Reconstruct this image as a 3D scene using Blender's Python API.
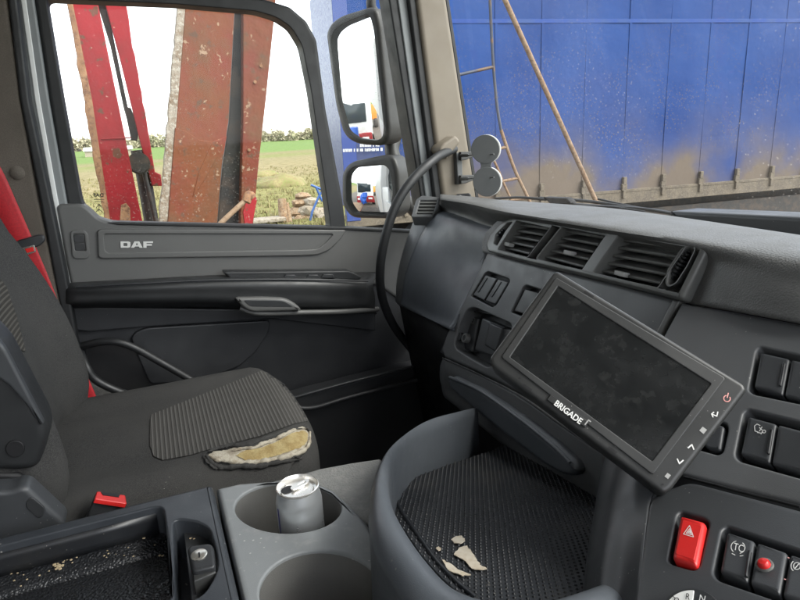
import bpy, bmesh, math, random
from mathutils import Vector, Matrix
from mathutils.bvhtree import BVHTree
from mathutils.geometry import tessellate_polygon
R_ = math.radians
random.seed(7)
S = bpy.context.scene
COL = S.collection
for o in list(bpy.data.objects):
    bpy.data.objects.remove(o)

# ------------------------------------------------------------------ camera
HC = 2.4                                   # lens height above the ground
FX = 600.0                                 # focal length in px of an 800 px wide frame
Yc = Vector((-260, 153, -600)).normalized()
Xc = Vector((1527, 242.4, -600)); Xc = (Xc - Yc * Xc.dot(Yc)).normalized()
Zc = Xc.cross(Yc)
RM = Matrix((Xc, Yc, Zc))
cam = bpy.data.cameras.new('camera')
cam.sensor_width = 36; cam.lens = 36 * FX / 800; cam.clip_start = 0.02; cam.clip_end = 4000
co = bpy.data.objects.new('camera', cam); COL.objects.link(co)
co.matrix_world = Matrix.Translation((0, 0, HC)) @ RM.to_4x4()
S.camera = co

# ------------------------------------------------------------------ world, sun, exposure
wd = bpy.data.worlds.new('World'); S.world = wd; wd.use_nodes = True
nt = wd.node_tree; nt.nodes.clear()
sky = nt.nodes.new('ShaderNodeTexSky'); sky.sky_type = 'NISHITA'; sky.sun_disc = False
SUN_EL, SUN_AZ = 46, 138                   # azimuth clockwise from +Y (cab left) towards +X (forward)
sky.sun_elevation = R_(SUN_EL); sky.sun_rotation = R_(SUN_AZ)
sky.dust_density = 1.0; sky.air_density = 1.0; sky.ozone_density = 1.0
hs = nt.nodes.new('ShaderNodeHueSaturation'); hs.inputs['Saturation'].default_value = 0.22
bg = nt.nodes.new('ShaderNodeBackground'); bg.inputs['Strength'].default_value = 0.15
wo = nt.nodes.new('ShaderNodeOutputWorld')
nt.links.new(sky.outputs[0], hs.inputs['Color']); nt.links.new(hs.outputs[0], bg.inputs['Color'])
nt.links.new(bg.outputs[0], wo.inputs['Surface'])
sl = bpy.data.lights.new('sun', 'SUN'); sl.energy = 1.3; sl.angle = R_(40); sl.color = (1, .95, .88)
so = bpy.data.objects.new('sun', sl); COL.objects.link(so)
sd = Vector((math.sin(R_(SUN_AZ)) * math.cos(R_(SUN_EL)), math.cos(R_(SUN_AZ)) * math.cos(R_(SUN_EL)), math.sin(R_(SUN_EL))))
so.rotation_euler = sd.to_track_quat('Z', 'Y').to_euler(); so.location = (0, 0, 30)
S.view_settings.view_transform = 'Standard'; S.view_settings.look = 'None'
S.view_settings.gamma = 1; S.view_settings.use_curve_mapping = False
S.view_settings.exposure = 2.0
S.render.engine = 'CYCLES'
S.cycles.max_bounces = 10; S.cycles.transparent_max_bounces = 16; S.cycles.diffuse_bounces = 6

# ------------------------------------------------------------------ geometry from the photograph (lens = origin)
def V(*a): return Vector(a)
def ray(px, py): return RM @ V((px - 400) / FX, (300 - py) / FX, -1)
def dp(px, py, d): return ray(px, py) * d
def on(px, py, **k):
    (a, v), = k.items(); r = ray(px, py); return r * (v / r['xyz'.index(a)])
class Plane:
    def __init__(s, a, b, c=None, n=None):
        if n is None: n = (b - a).cross(c - a)
        s.o = a; s.n = n.normalized()
        if s.n.dot(a) > 0: s.n = -s.n       # towards the lens
        up = V(0, 0, 1) if abs(s.n.z) < .9 else V(0, 1, 0)
        s.u = up.cross(s.n).normalized(); s.v = s.n.cross(s.u)
    def hit(s, px, py, h=0):
        r = ray(px, py); return r * ((s.o + s.n * h).dot(s.n) / r.dot(s.n))
    def to2(s, p): q = p - s.o; return V(q.dot(s.u), q.dot(s.v))
    def p2(s, px, py, h=0): return s.to2(s.hit(px, py, h))
    def at(s, a, h=0): return s.o + s.u * a[0] + s.v * a[1] + s.n * h
def YP(y): return Plane(V(0, y, 0), None, n=V(0, -1, 0))
def ZP(z): return Plane(V(0, 0, z), None, n=V(0, 0, 1))
def XP(x): return Plane(V(x, 0, 0), None, n=V(-1, 0, 0))

def cr(p0, p1, p2, p3, t):
    return .5 * ((2 * p1) + (p2 - p0) * t + (2 * p0 - 5 * p1 + 4 * p2 - p3) * t * t + (3 * p1 - p0 - 3 * p2 + p3) * t ** 3)
def spline(pts, n, closed=False):
    pts = [Vector(p) for p in pts]; m = len(pts); out = []
    if m == 2 and not closed:
        return [pts[0].lerp(pts[1], i / (n - 1)) for i in range(n)]
    segs = m if closed else m - 1
    for i in range(n):
        f = i / (n if closed else n - 1) * segs; k = min(int(f), segs - 1); t = f - k
        if closed: a, b, c, d = (pts[(k + j) % m] for j in (-1, 0, 1, 2))
        else:
            b, c = pts[k], pts[k + 1]
            a = pts[k - 1] if k > 0 else b * 2 - c
            d = pts[k + 2] if k + 2 < m else c * 2 - b
        out.append(cr(a, b, c, d, t))
    return out
def rounded(poly, r, n=4):
    if not r: return [Vector(p) for p in poly]
    out = []; m = len(poly)
    for i in range(m):
        a, b, c = Vector(poly[i - 1]), Vector(poly[i]), Vector(poly[(i + 1) % m])
        d1, d2 = a - b, c - b; l1, l2 = d1.length, d2.length
        if l1 < 1e-9 or l2 < 1e-9: continue
        k = min(r, l1 * .48, l2 * .48)
        p, q = b + d1 / l1 * k, b + d2 / l2 * k
        for j in range(n + 1):
            t = j / n; out.append(p * (1 - t) ** 2 + b * 2 * t * (1 - t) + q * t * t)
    return out

# ------------------------------------------------------------------ object builders
BASE = {}
def thing(name, label, cat, loc, group=None, kind=None):
    o = bpy.data.objects.new(name, None); COL.objects.link(o); o.empty_display_size = .05
    l = Vector(loc) + V(0, 0, HC); o.location = l; BASE[o] = l
    o['label'] = label; o['category'] = cat
    if group: o['group'] = group
    return o
def tag(o, label, cat, group=None):
    o['label'] = label; o['category'] = cat
    if group: o['group'] = group
    return o
def obj(name, me, mat, parent=None, kind=None, base=None, sharp=35):
    """mesh given in lens coordinates -> object; origin at the thing's base"""
    o = bpy.data.objects.new(name, me); COL.objects.link(o)
    if parent is not None:
        b = BASE[parent]; o.parent = parent
    else:
        b = (Vector(base) if base is not None else V(0, 0, 0)) + V(0, 0, HC)
        o.location = b
    BASE[o] = b
    me.transform(Matrix.Translation(V(0, 0, HC) - b))
    me.materials.append(mat)
    if sharp is not None:
        for p in me.polygons: p.use_smooth = True
        me.set_sharp_from_angle(angle=R_(sharp))
    if kind: o['kind'] = kind
    me.name = name
    return o
def mesh(bm, fix=True):
    if fix: bmesh.ops.recalc_face_normals(bm, faces=bm.faces)
    me = bpy.data.meshes.new('m'); bm.to_mesh(me); bm.free(); return me
def area2(l): return sum(l[i - 1].x * l[i].y - l[i].x * l[i - 1].y for i in range(len(l)))
def offset2(l, d):
    m = len(l); out = []
    for i in range(m):
        a, b, c = l[i - 1], l[i], l[(i + 1) % m]
        e1 = (b - a); e2 = (c - b)
        if e1.length < 1e-9: e1 = e2
        if e2.length < 1e-9: e2 = e1
        e1 = e1.normalized(); e2 = e2.normalized()
        n1 = V(-e1.y, e1.x); n2 = V(-e2.y, e2.x)
        k = n1 + n2; q = max(.35, 1 + n1.dot(n2))
        out.append(b + k * (d / q))
    return out
def plate_bm(bm, outline, holes, pl, top, thick, bev, back=True):
    """outline / holes: lists of plane 2-D points; front face at height top, bevelled edges, walls going back"""
    loops = [list(outline)] + [list(h) for h in holes]; fr = []; bev0 = bev
    for i, l in enumerate(loops):
        bev = bev0 if i == 0 else min(bev0, .0022)
        if (area2(l) > 0) != (i == 0): l.reverse()
        rings = []
        ns = 3 if bev else 0
        if bev: rings.append([bm.verts.new(pl.at(p, top)) for p in offset2(l, bev * 1.25)])
        for j in range(ns + 1):
            a = (j / ns if ns else 0) * math.pi / 2
            off = bev * (1 - math.sin(a)); h = top - bev * (1 - math.cos(a))
            rings.append([bm.verts.new(pl.at(p, h)) for p in (offset2(l, off) if off > 1e-7 else l)])
        rings.append([bm.verts.new(pl.at(p, top - thick)) for p in l])
        m = len(l)
        for r0, r1 in zip(rings, rings[1:]):
            for k in range(m):
                bm.faces.new((r0[k], r1[k], r1[(k + 1) % m], r0[(k + 1) % m]))
        fr.append((rings[0], rings[-1]))
    for which in (0, 1):
        if which == 1 and not back: continue
        if len(fr) == 1:
            vs = fr[0][which]
            if len(vs) > 4:
                for t in tessellate_polygon([[V(*pl.to2(v.co), 0) for v in vs]]):
                    try: bm.faces.new([vs[k] for k in t])
                    except ValueError: pass
            else: bm.faces.new(vs)
        else:
            allv = [v for f in fr for v in f[which]]
            for t in tessellate_polygon([[V(*pl.to2(v.co), 0) for v in f[which]] for f in fr]):
                try: bm.faces.new([allv[k] for k in t])
                except ValueError: pass
def plate(name, px, pl, mat, parent=None, top=0.0, thick=.01, bev=.0015, r=0.0, holes=(), kind=None, sharp=40, smooth=0):
    bm = bmesh.new()
    def loop(pp, rr):
        l = [pl.p2(p[0], p[1], top) for p in pp]
        return [V(*q) for q in (rounded(l, rr) if rr >= 0 else spline([V(p.x, p.y, 0) for p in l], len(l) * 5, True))]
    def l2(pp, rr): return [V(q[0], q[1]) for q in loop(pp, rr)]
    plate_bm(bm, l2(px, r), [l2(h, hr) for h, hr in holes], pl, top, thick, bev)
    return obj(name, mesh(bm), mat, parent, kind, base=None if parent else pl.hit(*px[0]), sharp=sharp)
def sheet_bm(bm, rows, nu, nv, closed=False):
    rr = [spline(r, nu, closed) for r in rows]
    grid = []
    cols = [spline([r[i] for r in rr], nv) for i in range(nu)]
    vs = [[bm.verts.new(cols[i][j]) for i in range(nu)] for j in range(nv)]
    m = nu if closed else nu - 1
    for j in range(nv - 1):
        for i in range(m):
            bm.faces.new((vs[j][i], vs[j][(i + 1) % nu], vs[j + 1][(i + 1) % nu], vs[j + 1][i]))
    return vs
def sheet(name, rows, mat, parent=None, nu=24, nv=16, thick=0.004, closed=False, sharp=50, flip=False, base=None):
    bm = bmesh.new(); sheet_bm(bm, rows, nu, nv, closed)
    bm.normal_update()
    # normals towards the lens
    s = sum((f.normal.dot(-f.calc_center_median()) for f in bm.faces))
    if (s < 0) != flip: bmesh.ops.reverse_faces(bm, faces=bm.faces)
    me = mesh(bm, False)
    o = obj(name, me, mat, parent, sharp=sharp, base=base)
    if thick:
        md = o.modifiers.new('solid', 'SOLIDIFY'); md.thickness = thick; md.offset = -1
    return o
def tube_bm(bm, pts, rad, n=None, seg=10, caps=True, squash=None):
    n = n or len(pts) * 6
    P = spline(pts, n) if n > len(pts) else [Vector(p) for p in pts]
    rads = rad if callable(rad) else (lambda t: rad)
    rings = []; nrm = None
    for i, p in enumerate(P):
        t = (P[min(i + 1, len(P) - 1)] - P[max(i - 1, 0)]).normalized()
        if nrm is None:
            nrm = t.cross(V(0, 0, 1)) if abs(t.z) < .9 else t.cross(V(1, 0, 0))
        nrm = (nrm - t * nrm.dot(t)).normalized(); b = t.cross(nrm)
        r = rads(i / (len(P) - 1))
        rings.append([bm.verts.new(p + nrm * (r * math.cos(a)) + b * (r * math.sin(a))) for a in [k / seg * math.tau for k in range(seg)]])
    for a, b in zip(rings, rings[1:]):
        for k in range(seg): bm.faces.new((a[k], a[(k + 1) % seg], b[(k + 1) % seg], b[k]))
    if caps: bm.faces.new(rings[0][::-1]); bm.faces.new(rings[-1])
def tube(name, pts, rad, mat, parent=None, n=None, seg=10, sharp=60, base=None):
    bm = bmesh.new(); tube_bm(bm, [Vector(p) for p in pts], rad, n, seg)
    return obj(name, mesh(bm), mat, parent, sharp=sharp, base=base or (None if parent else pts[0]))
def box_bm(bm, c, h, rot=None, bev=0, seg=2):
    m = Matrix.Translation(c) @ (rot.to_4x4() if rot else Matrix()) @ Matrix.Diagonal((h[0] * 2, h[1] * 2, h[2] * 2, 1))
    r = bmesh.ops.create_cube(bm, size=1, matrix=m)
    if bev:
        es = list({e for v in r['verts'] for e in v.link_edges})
        bmesh.ops.bevel(bm, geom=es, offset=bev, segments=seg, affect='EDGES', profile=.5)
def box(name, c, h, mat, parent=None, rot=None, bev=.002, seg=2, kind=None, base=None):
    bm = bmesh.new(); box_bm(bm, Vector(c), h, rot, bev, seg)
    b = base
    if parent is None and base is None: b = Vector(c) - V(0, 0, h[2])
    return obj(name, mesh(bm), mat, parent, kind, base=b, sharp=40)
def cyl_bm(bm, c, r, h, axis=V(0, 0, 1), seg=24, r2=None, bev=0):
    q = Vector(axis).to_track_quat('Z', 'Y').to_matrix().to_4x4()
    g = bmesh.ops.create_cone(bm, cap_ends=True, segments=seg, radius1=r, radius2=r if r2 is None else r2, depth=h, matrix=Matrix.Translation(c) @ q)
    if bev:
        es = [e for e in {e for v in g['verts'] for e in v.link_edges} if len(e.link_faces) == 2 and e.calc_face_angle(0) > 1]
        bmesh.ops.bevel(bm, geom=es, offset=bev, segments=2, affect='EDGES')
def cyl(name, c, r, h, mat, parent=None, axis=V(0, 0, 1), seg=24, r2=None, bev=0, base=None):
    bm = bmesh.new(); cyl_bm(bm, Vector(c), r, h, axis, seg, r2, bev)
    return obj(name, mesh(bm), mat, parent, sharp=40, base=base or (None if parent else c))
def lathe_bm(bm, prof, c, axis=V(0, 0, 1), seg=40):
    q = Vector(axis).to_track_quat('Z', 'Y').to_matrix(); rings = []
    for r, z in prof:
        rings.append([bm.verts.new(Vector(c) + q @ V(r * math.cos(a), r * math.sin(a), z)) for a in [k / seg * math.tau for k in range(seg)]])
    for a, b in zip(rings, rings[1:]):
        for k in range(seg): bm.faces.new((a[k], a[(k + 1) % seg], b[(k + 1) % seg], b[k]))
    return rings
def rbox_bm(bm, c, h, r, n=14, deform=None, rot=None):
    """rounded box, n cuts; deform works on unit coordinates u in [-1,1]^3 and the point"""
    t = bmesh.new(); bmesh.ops.create_cube(t, size=2)
    bmesh.ops.subdivide_edges(t, edges=t.edges[:], cuts=n, use_grid_fill=True)
    for v in t.verts:
        u = v.co.copy(); p = V(u.x * h[0], u.y * h[1], u.z * h[2])
        k = V(*[max(-h[i] + r, min(h[i] - r, p[i])) for i in range(3)])
        d = p - k
        if d.length > 1e-9: p = k + d.normalized() * min(r, max(abs(x) for x in d)) if max(abs(x) for x in d) < r else k + d.normalized() * r
        if deform: p = deform(u, p)
        if rot: p = rot @ p
        v.co = p + Vector(c)
    me = bpy.data.meshes.new('t'); t.to_mesh(me); t.free(); bm.from_mesh(me); bpy.data.meshes.remove(me)
def strokes(name, lines, pl, w, mat, parent, h=.0006):
    """flat printed strokes: px polylines on a plane"""
    bm = bmesh.new()
    for ln in lines:
        P = [pl.p2(p[0], p[1], h) for p in ln]
        for a, b in zip(P, P[1:]):
            d = (b - a)
            if d.length < 1e-7: continue
            d.normalize(); n = V(-d.y, d.x) * w / 2; e = d * w * .35
            bm.faces.new([bm.verts.new(pl.at(q, h)) for q in (a - e - n, b + e - n, b + e + n, a - e + n)])
    return obj(name, mesh(bm, False), mat, parent, sharp=None)
def ring_px(cx, cy, rx, ry, n=18, a0=0, a1=360, tilt=0):
    out = []
    for i in range(n + 1):
        a = R_(a0 + (a1 - a0) * i / n); x, y = rx * math.cos(a), ry * math.sin(a)
        t = R_(tilt); out.append((cx + x * math.cos(t) - y * math.sin(t), cy + x * math.sin(t) + y * math.cos(t)))
    return out
def text_on(name, s, p0, p1, upx, pl, mat, parent, h=.0008, bold=.0, thick=.0003, mirror=False):
    """text whose baseline runs from px p0 to px p1 and whose cap height reaches px upx"""
    cu = bpy.data.curves.new('t', 'FONT'); cu.body = s; cu.size = 1; cu.offset = bold; cu.extrude = .0
    o = bpy.data.objects.new('t', cu); COL.objects.link(o)
    me = bpy.data.meshes.new_from_object(o.evaluated_get(bpy.context.evaluated_depsgraph_get()))
    bpy.data.objects.remove(o)
    xs = [v.co.x for v in me.vertices]; ys = [v.co.y for v in me.vertices]
    x0, x1, y0, y1 = min(xs), max(xs), min(ys), max(ys)
    a, b, c = pl.hit(*p0, h), pl.hit(*p1, h), pl.hit(*upx, h)
    for v in me.vertices:
        fx = (v.co.x - x0) / (x1 - x0); fy = (v.co.y - y0) / (y1 - y0)
        if mirror: fx = 1 - fx
        v.co = a + (b - a) * fx + (c - a) * fy
    return obj(name, me, mat, parent, sharp=None)

# ------------------------------------------------------------------ materials
def mat(name, col, rough=.5, metal=0.0, grain=None, var=None, dust=None, coat=0, spec=.5, stripes=None, sheen=0, alpha=None):
    m = bpy.data.materials.new(name); m.use_nodes = True; t = m.node_tree; L = t.links
    b = t.nodes['Principled BSDF']
    b.inputs['Roughness'].default_value = rough; b.inputs['Metallic'].default_value = metal
    b.inputs['Specular IOR Level'].default_value = spec
    if coat: b.inputs['Coat Weight'].default_value = coat; b.inputs['Coat Roughness'].default_value = .12
    if sheen: b.inputs['Sheen Weight'].default_value = sheen
    g = t.nodes.new('ShaderNodeNewGeometry'); pos = g.outputs['Position']
    c = None
    rgb = t.nodes.new('ShaderNodeRGB'); rgb.outputs[0].default_value = (*col, 1); c = rgb.outputs[0]
    def noise(sc, det=4, ro=.6):
        n = t.nodes.new('ShaderNodeTexNoise'); n.inputs['Scale'].default_value = sc; n.inputs['Detail'].default_value = det
        n.inputs['Roughness'].default_value = ro; L.new(pos, n.inputs['Vector']); return n.outputs['Fac']
    def ramp(f, a, b2):
        r = t.nodes.new('ShaderNodeMapRange'); r.inputs[1].default_value = a; r.inputs[2].default_value = b2
        L.new(f, r.inputs[0]); return r.outputs[0]
    def mix(f, a, col2):
        x = t.nodes.new('ShaderNodeMix'); x.data_type = 'RGBA'; L.new(f, x.inputs[0]); L.new(a, x.inputs[6])
        if isinstance(col2, tuple): x.inputs[7].default_value = (*col2, 1)
        else: L.new(col2, x.inputs[7])
        return x.outputs[2]
    for v in (var or []):
        sc, lo, hi, col2 = v[:4]; c = mix(ramp(noise(sc, v[4] if len(v) > 4 else 5), lo, hi), c, col2)
    if stripes:
        ax, per, col2, dep = stripes
        sp = t.nodes.new('ShaderNodeSeparateXYZ'); L.new(pos, sp.inputs[0])
        mu = t.nodes.new('ShaderNodeMath'); mu.operation = 'MULTIPLY'; mu.inputs[1].default_value = math.tau / per
        L.new(sp.outputs[ax], mu.inputs[0])
        sn = t.nodes.new('ShaderNodeMath'); sn.operation = 'SINE'; L.new(mu.outputs[0], sn.inputs[0])
        sf = ramp(sn.outputs[0], -.2, .7); c = mix(sf, c, col2)
    if dust:                                   # specks of dust and lint
        sc, th, col2 = dust
        vo = t.nodes.new('ShaderNodeTexVoronoi'); vo.inputs['Scale'].default_value = sc; L.new(pos, vo.inputs['Vector'])
        f = ramp(vo.outputs['Distance'], th, th * .55)
        mu2 = t.nodes.new('ShaderNodeMath'); mu2.operation = 'MULTIPLY'; L.new(f, mu2.inputs[0]); L.new(ramp(noise(sc * .13, 2), .5, .62), mu2.inputs[1])
        c = mix(mu2.outputs[0], c, col2)
    L.new(c, b.inputs['Base Color'])
    if rough < .9 and rough > .15:
        rr = t.nodes.new('ShaderNodeMapRange'); rr.inputs[1].default_value = .3; rr.inputs[2].default_value = .7
        rr.inputs[3].default_value = max(.05, rough - .09); rr.inputs[4].default_value = min(1, rough + .1)
        L.new(noise(23, 5), rr.inputs[0]); L.new(rr.outputs[0], b.inputs['Roughness'])
    if grain or stripes:
        h = None
        if grain:
            kind, sc, st, dist = grain
            if kind == 'v':
                vo = t.nodes.new('ShaderNodeTexVoronoi'); vo.inputs['Scale'].default_value = sc; vo.feature = 'SMOOTH_F1'; L.new(pos, vo.inputs['Vector']); h = vo.outputs['Distance']
            else: h = noise(sc, 3, .6)
        else: st, dist = .6, stripes[3]
        if stripes: h = sf; st = .8; dist = stripes[3]
        bp = t.nodes.new('ShaderNodeBump'); bp.inputs['Strength'].default_value = st; bp.inputs['Distance'].default_value = dist
        L.new(h, bp.inputs['Height']); L.new(bp.outputs[0], b.inputs['Normal'])
    return m
def glass(name, tint, refl, dirt=None):
    m = bpy.data.materials.new(name); m.use_nodes = True; t = m.node_tree; L = t.links; t.nodes.clear()
    o = t.nodes.new('ShaderNodeOutputMaterial'); tr = t.nodes.new('ShaderNodeBsdfTransparent'); tr.inputs[0].default_value = (*tint, 1)
    gl = t.nodes.new('ShaderNodeBsdfGlossy'); gl.inputs['Roughness'].default_value = .02
    mx = t.nodes.new('ShaderNodeMixShader'); mx.inputs[0].default_value = refl
    L.new(tr.outputs[0], mx.inputs[1]); L.new(gl.outputs[0], mx.inputs[2]); out = mx.outputs[0]
    if dirt:
        g = t.nodes.new('ShaderNodeNewGeometry')
        n = t.nodes.new('ShaderNodeTexNoise'); n.inputs['Scale'].default_value = 5; n.inputs['Detail'].default_value = 4; L.new(g.outputs['Position'], n.inputs['Vector'])
        v = t.nodes.new('ShaderNodeTexVoronoi'); v.inputs['Scale'].default_value = 120; L.new(g.outputs['Position'], v.inputs['Vector'])
        r1 = t.nodes.new('ShaderNodeMapRange'); r1.inputs[1].default_value = .22; r1.inputs[2].default_value = .08; r1.inputs[4].default_value = .28; L.new(v.outputs['Distance'], r1.inputs[0])
        r2 = t.nodes.new('ShaderNodeMapRange'); r2.inputs[1].default_value = .42; r2.inputs[2].default_value = .62; L.new(n.outputs['Fac'], r2.inputs[0])
        mu = t.nodes.new('ShaderNodeMath'); mu.operation = 'MULTIPLY'; L.new(r1.outputs[0], mu.inputs[0]); L.new(r2.outputs[0], mu.inputs[1])
        r3 = t.nodes.new('ShaderNodeMath'); r3.operation = 'MULTIPLY_ADD'; L.new(r2.outputs[0], r3.inputs[0]); r3.inputs[1].default_value = dirt; r3.inputs[2].default_value = dirt * .5
        ad = t.nodes.new('ShaderNodeMath'); ad.operation = 'ADD'; L.new(mu.outputs[0], ad.inputs[0]); L.new(r3.outputs[0], ad.inputs[1])
        df = t.nodes.new('ShaderNodeBsdfDiffuse'); df.inputs[0].default_value = (.62, .58, .52, 1)
        tl = t.nodes.new('ShaderNodeBsdfTranslucent'); tl.inputs[0].default_value = (.62, .58, .52, 1)
        m0 = t.nodes.new('ShaderNodeMixShader'); L.new(df.outputs[0], m0.inputs[1]); L.new(tl.outputs[0], m0.inputs[2])
        m2 = t.nodes.new('ShaderNodeMixShader'); L.new(ad.outputs[0], m2.inputs[0]); L.new(out, m2.inputs[1]); L.new(m0.outputs[0], m2.inputs[2]); out = m2.outputs[0]
    L.new(out, o.inputs['Surface']); return m
LINT = (.3, .29, .27)
M = {}
M['pad'] = mat('soft_dash_pad', (0.0952, 0.09632, 0.09408), .50, grain=('v', 520, .8, .0007), var=[(6, .35, .7, (0.112, 0.112, 0.1086))], dust=(160, .10, LINT))
M['padside'] = mat('passenger_dash_plastic', (0.0805, 0.0897, 0.1035), .42, grain=('n', 900, .25, .0004), var=[(5, .3, .7, (0.0943, 0.1035, 0.115))], dust=(120, .07, LINT))
M['panel'] = mat('dash_panel_plastic', (0.0943, 0.0989, 0.1023), .42, grain=('n', 1300, .3, .0004), var=[(7, .3, .75, (0.1127, 0.115, 0.1173))], dust=(130, .12, LINT))
M['dark'] = mat('black_plastic', (0.0208, 0.0221, 0.0247), .42, grain=('n', 1100, .3, .0004), var=[(9, .35, .7, (0.0286, 0.0299, 0.0312))], dust=(140, .07, LINT))
M['lower'] = mat('lower_dash_plastic', (0.0416, 0.0442, 0.0481), .40, grain=('n', 1200, .3, .0004), var=[(8, .35, .7, (0.0429, 0.0455, 0.0481))], dust=(120, .09, LINT))
M['vent'] = mat('vent_plastic', (0.1035, 0.1058, 0.1035), .40, grain=('n', 1500, .2, .0003), var=[(14, .4, .75, (0.138, 0.138, 0.1288))])
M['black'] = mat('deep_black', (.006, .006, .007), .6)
M['rubber'] = mat('black_rubber_seal', (.012, .013, .014), .55, grain=('n', 300, .2, .0006))
M['doorgrey'] = mat('door_upper_plastic', (.082, .083, .081), .5, grain=('n', 1000, .35, .0004), var=[(5, .3, .7, (.098, .098, .095))], dust=(90, .06, LINT))
M['doorblack'] = mat('door_lower_plastic', (0.0252, 0.0266, 0.0294), .45, grain=('n', 900, .3, .0004), var=[(6, .3, .7, (0.0336, 0.035, 0.0378))], dust=(80, .05, LINT))
M['armblack'] = mat('door_armrest_plastic', (.017, .018, .019), .47, grain=('n', 900, .2, .0004))
M['steel'] = mat('painted_door_frame', (0.18, 0.1935, 0.198), .4)
M['beige'] = mat('beige_pillar_trim', (0.1665, 0.1432, 0.1099), .62, grain=('n', 700, .25, .0005), var=[(8, .4, .7, (0.1465, 0.1246, 0.09522))], dust=(90, .06, (0.0999, 0.07992, 0.0666)))
M['felt'] = mat('brown_pillar_fabric', (.10, .086, .072), .95, grain=('n', 900, .7, .001), var=[(400, .4, .6, (.13, .112, .093)), (7, .4, .7, (.085, .073, .06))])
M['cloth'] = mat('charcoal_seat_cloth', (.030, .0302, .0305), .95, spec=.15, grain=('n', 1300, .8, .0012), var=[(700, .42, .6, (0.0638, 0.06235, 0.05945)), (6, .4, .7, (0.058, 0.05655, 0.05365))], dust=(70, .05, (0.29, 0.2755, 0.2465)))
M['cloth_rib'] = mat('ribbed_seat_cloth', (0.0525, 0.05125, 0.04875), .95, spec=.15, stripes=(0, .0065, (0.0925, 0.08937, 0.08375), .0010), var=[(9, .4, .7, (0.065, 0.0625, 0.0575)), (600, .4, .6, (0.0625, 0.05875, 0.05375))])
M['cloth_ribb'] = mat('ribbed_backrest_cloth', (0.039, 0.0364, 0.0325), .95, spec=.15, stripes=(2, .0065, (0.091, 0.0845, 0.0741), .0012))
M['foam'] = mat('yellow_seat_foam', (0.36, 0.2835, 0.1305), .9, grain=('n', 260, .8, .002), var=[(45, .45, .6, (0.27, 0.1935, 0.0765))])
M['lining'] = mat('torn_fleece_lining', (0.4277, 0.3888, 0.311), .95, grain=('n', 500, .8, .002), var=[(60, .45, .6, (0.2722, 0.2333, 0.175))])
M['redbelt'] = mat('red_belt_webbing', (0.432, 0.00864, 0.01584), .6, grain=('n', 900, .5, .0005), var=[(300, .4, .6, (0.3312, 0.0072, 0.01296))])
M['redplastic'] = mat('red_button_plastic', (.62, .02, .018), .35, var=[(25, .4, .7, (.52, .018, .016))])
M['console'] = mat('grey_console_plastic', (.20, .212, .216), .46, grain=('n', 1300, .35, .0004), var=[(6, .35, .7, (.225, .235, .238)), (60, .56, .7, (.25, .256, .256))], dust=(110, .15, (.42, .42, .4)))
M['cupwell'] = mat('shaded_dusty_cup_well', (.105, .103, .096), .6, grain=('n', 1100, .4, .0005), var=[(7, .35, .7, (.125, .122, .114))], dust=(120, .12, (.36, .35, .32)))  # shade inside the wells put into the base colour; dust specks on top
M['carpetgrey'] = mat('grained_tunnel_plastic', (.22, .22, .21), .7, grain=('v', 420, .9, .001), var=[(90, .5, .65, (.28, .275, .255)), (8, .35, .7, (.19, .19, .182))])
M['tray'] = mat('tray_rim_plastic', (0.0713, 0.0805, 0.092), .40, grain=('n', 1200, .3, .0004), var=[(6, .35, .7, (0.0874, 0.09545, 0.1058))], dust=(120, .14, LINT))
M['mat'] = mat('rubber_mat', (0.012, 0.0132, 0.0156), .38, var=[(14, .5, .7, (0.0216, 0.0216, 0.0216))], dust=(210, .13, (0.336, 0.312, 0.264)))
M['leathermat'] = mat('grained_tray_mat', (.014, .015, .017), .32, grain=('v', 400, 1.0, .0016), dust=(160, .12, (.3, .27, .22)))
M['box'] = mat('storage_box_plastic', (.026, .030, .036), .38, grain=('n', 1200, .3, .0004), var=[(7, .35, .7, (.038, .042, .048))], dust=(120, .14, LINT))
M['screen'] = mat('dusty_lcd_screen', (.007, .008, .0085), .22, var=[(30, .40, .8, (.015, .016, .0165)), (6, .42, .7, (.019, .020, .0205)), (75, .5, .75, (.022, .023, .023))], dust=(230, .10, (.07, .07, .068)))
M['casing'] = mat('monitor_casing', (.028, .029, .029), .38, grain=('n', 1500, .2, .0003), var=[(12, .4, .7, (.036, .036, .035))], dust=(150, .08, LINT))
M['casing2'] = mat('monitor_bezel', (.032, .033, .033), .45, var=[(14, .4, .7, (.04, .04, .039))], dust=(150, .08, LINT))
M['print'] = mat('white_print', (.72, .72, .70), .6)
M['printgrey'] = mat('grey_print', (.34, .34, .33), .6)
M['printred'] = mat('pink_print', (.75, .36, .33), .6)
M['silver'] = mat('silver_badge', (.62, .62, .60), .35, .3)
M['alu'] = mat('brushed_can_aluminium', (.66, .68, .69), .34, .8, var=[(20, .4, .7, (.62, .64, .65))])
M['alutop'] = mat('can_lid_aluminium', (.82, .80, .76), .28, .8)
M['canblue'] = mat('can_blue_print', (.05, .045, .28), .35, .3)
M['chrome'] = mat('lock_metal', (.7, .68, .62), .25, .9)
M['mirror'] = mat('mirror_glass', (.93, .94, .94), .012, 1.0)
M['mirrorhouse'] = mat('mirror_housing', (0.0288, 0.028, 0.0272), .5, grain=('n', 700, .35, .0006), var=[(8, .4, .7, (0.036, 0.0344, 0.0328))])
M['disc'] = mat('grey_disc_plastic', (.075, .08, .082), .5, var=[(10, .4, .7, (.09, .094, .095))])
M['discedge'] = mat('disc_edge', (.55, .55, .53), .5)
M['winglass'] = glass('side_window_glass', (.96, .98, .97), .006, .001)
M['windscreen'] = glass('dusty_windscreen_glass', (.93, .96, .955), .025, .03)
M['paper'] = mat('torn_paper', (0.4185, 0.3578, 0.27), .9, var=[(80, .4, .6, (0.5062, 0.459, 0.378))])
M['crumb'] = mat('crumbs', (.40, .32, .20), .9)
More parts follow.
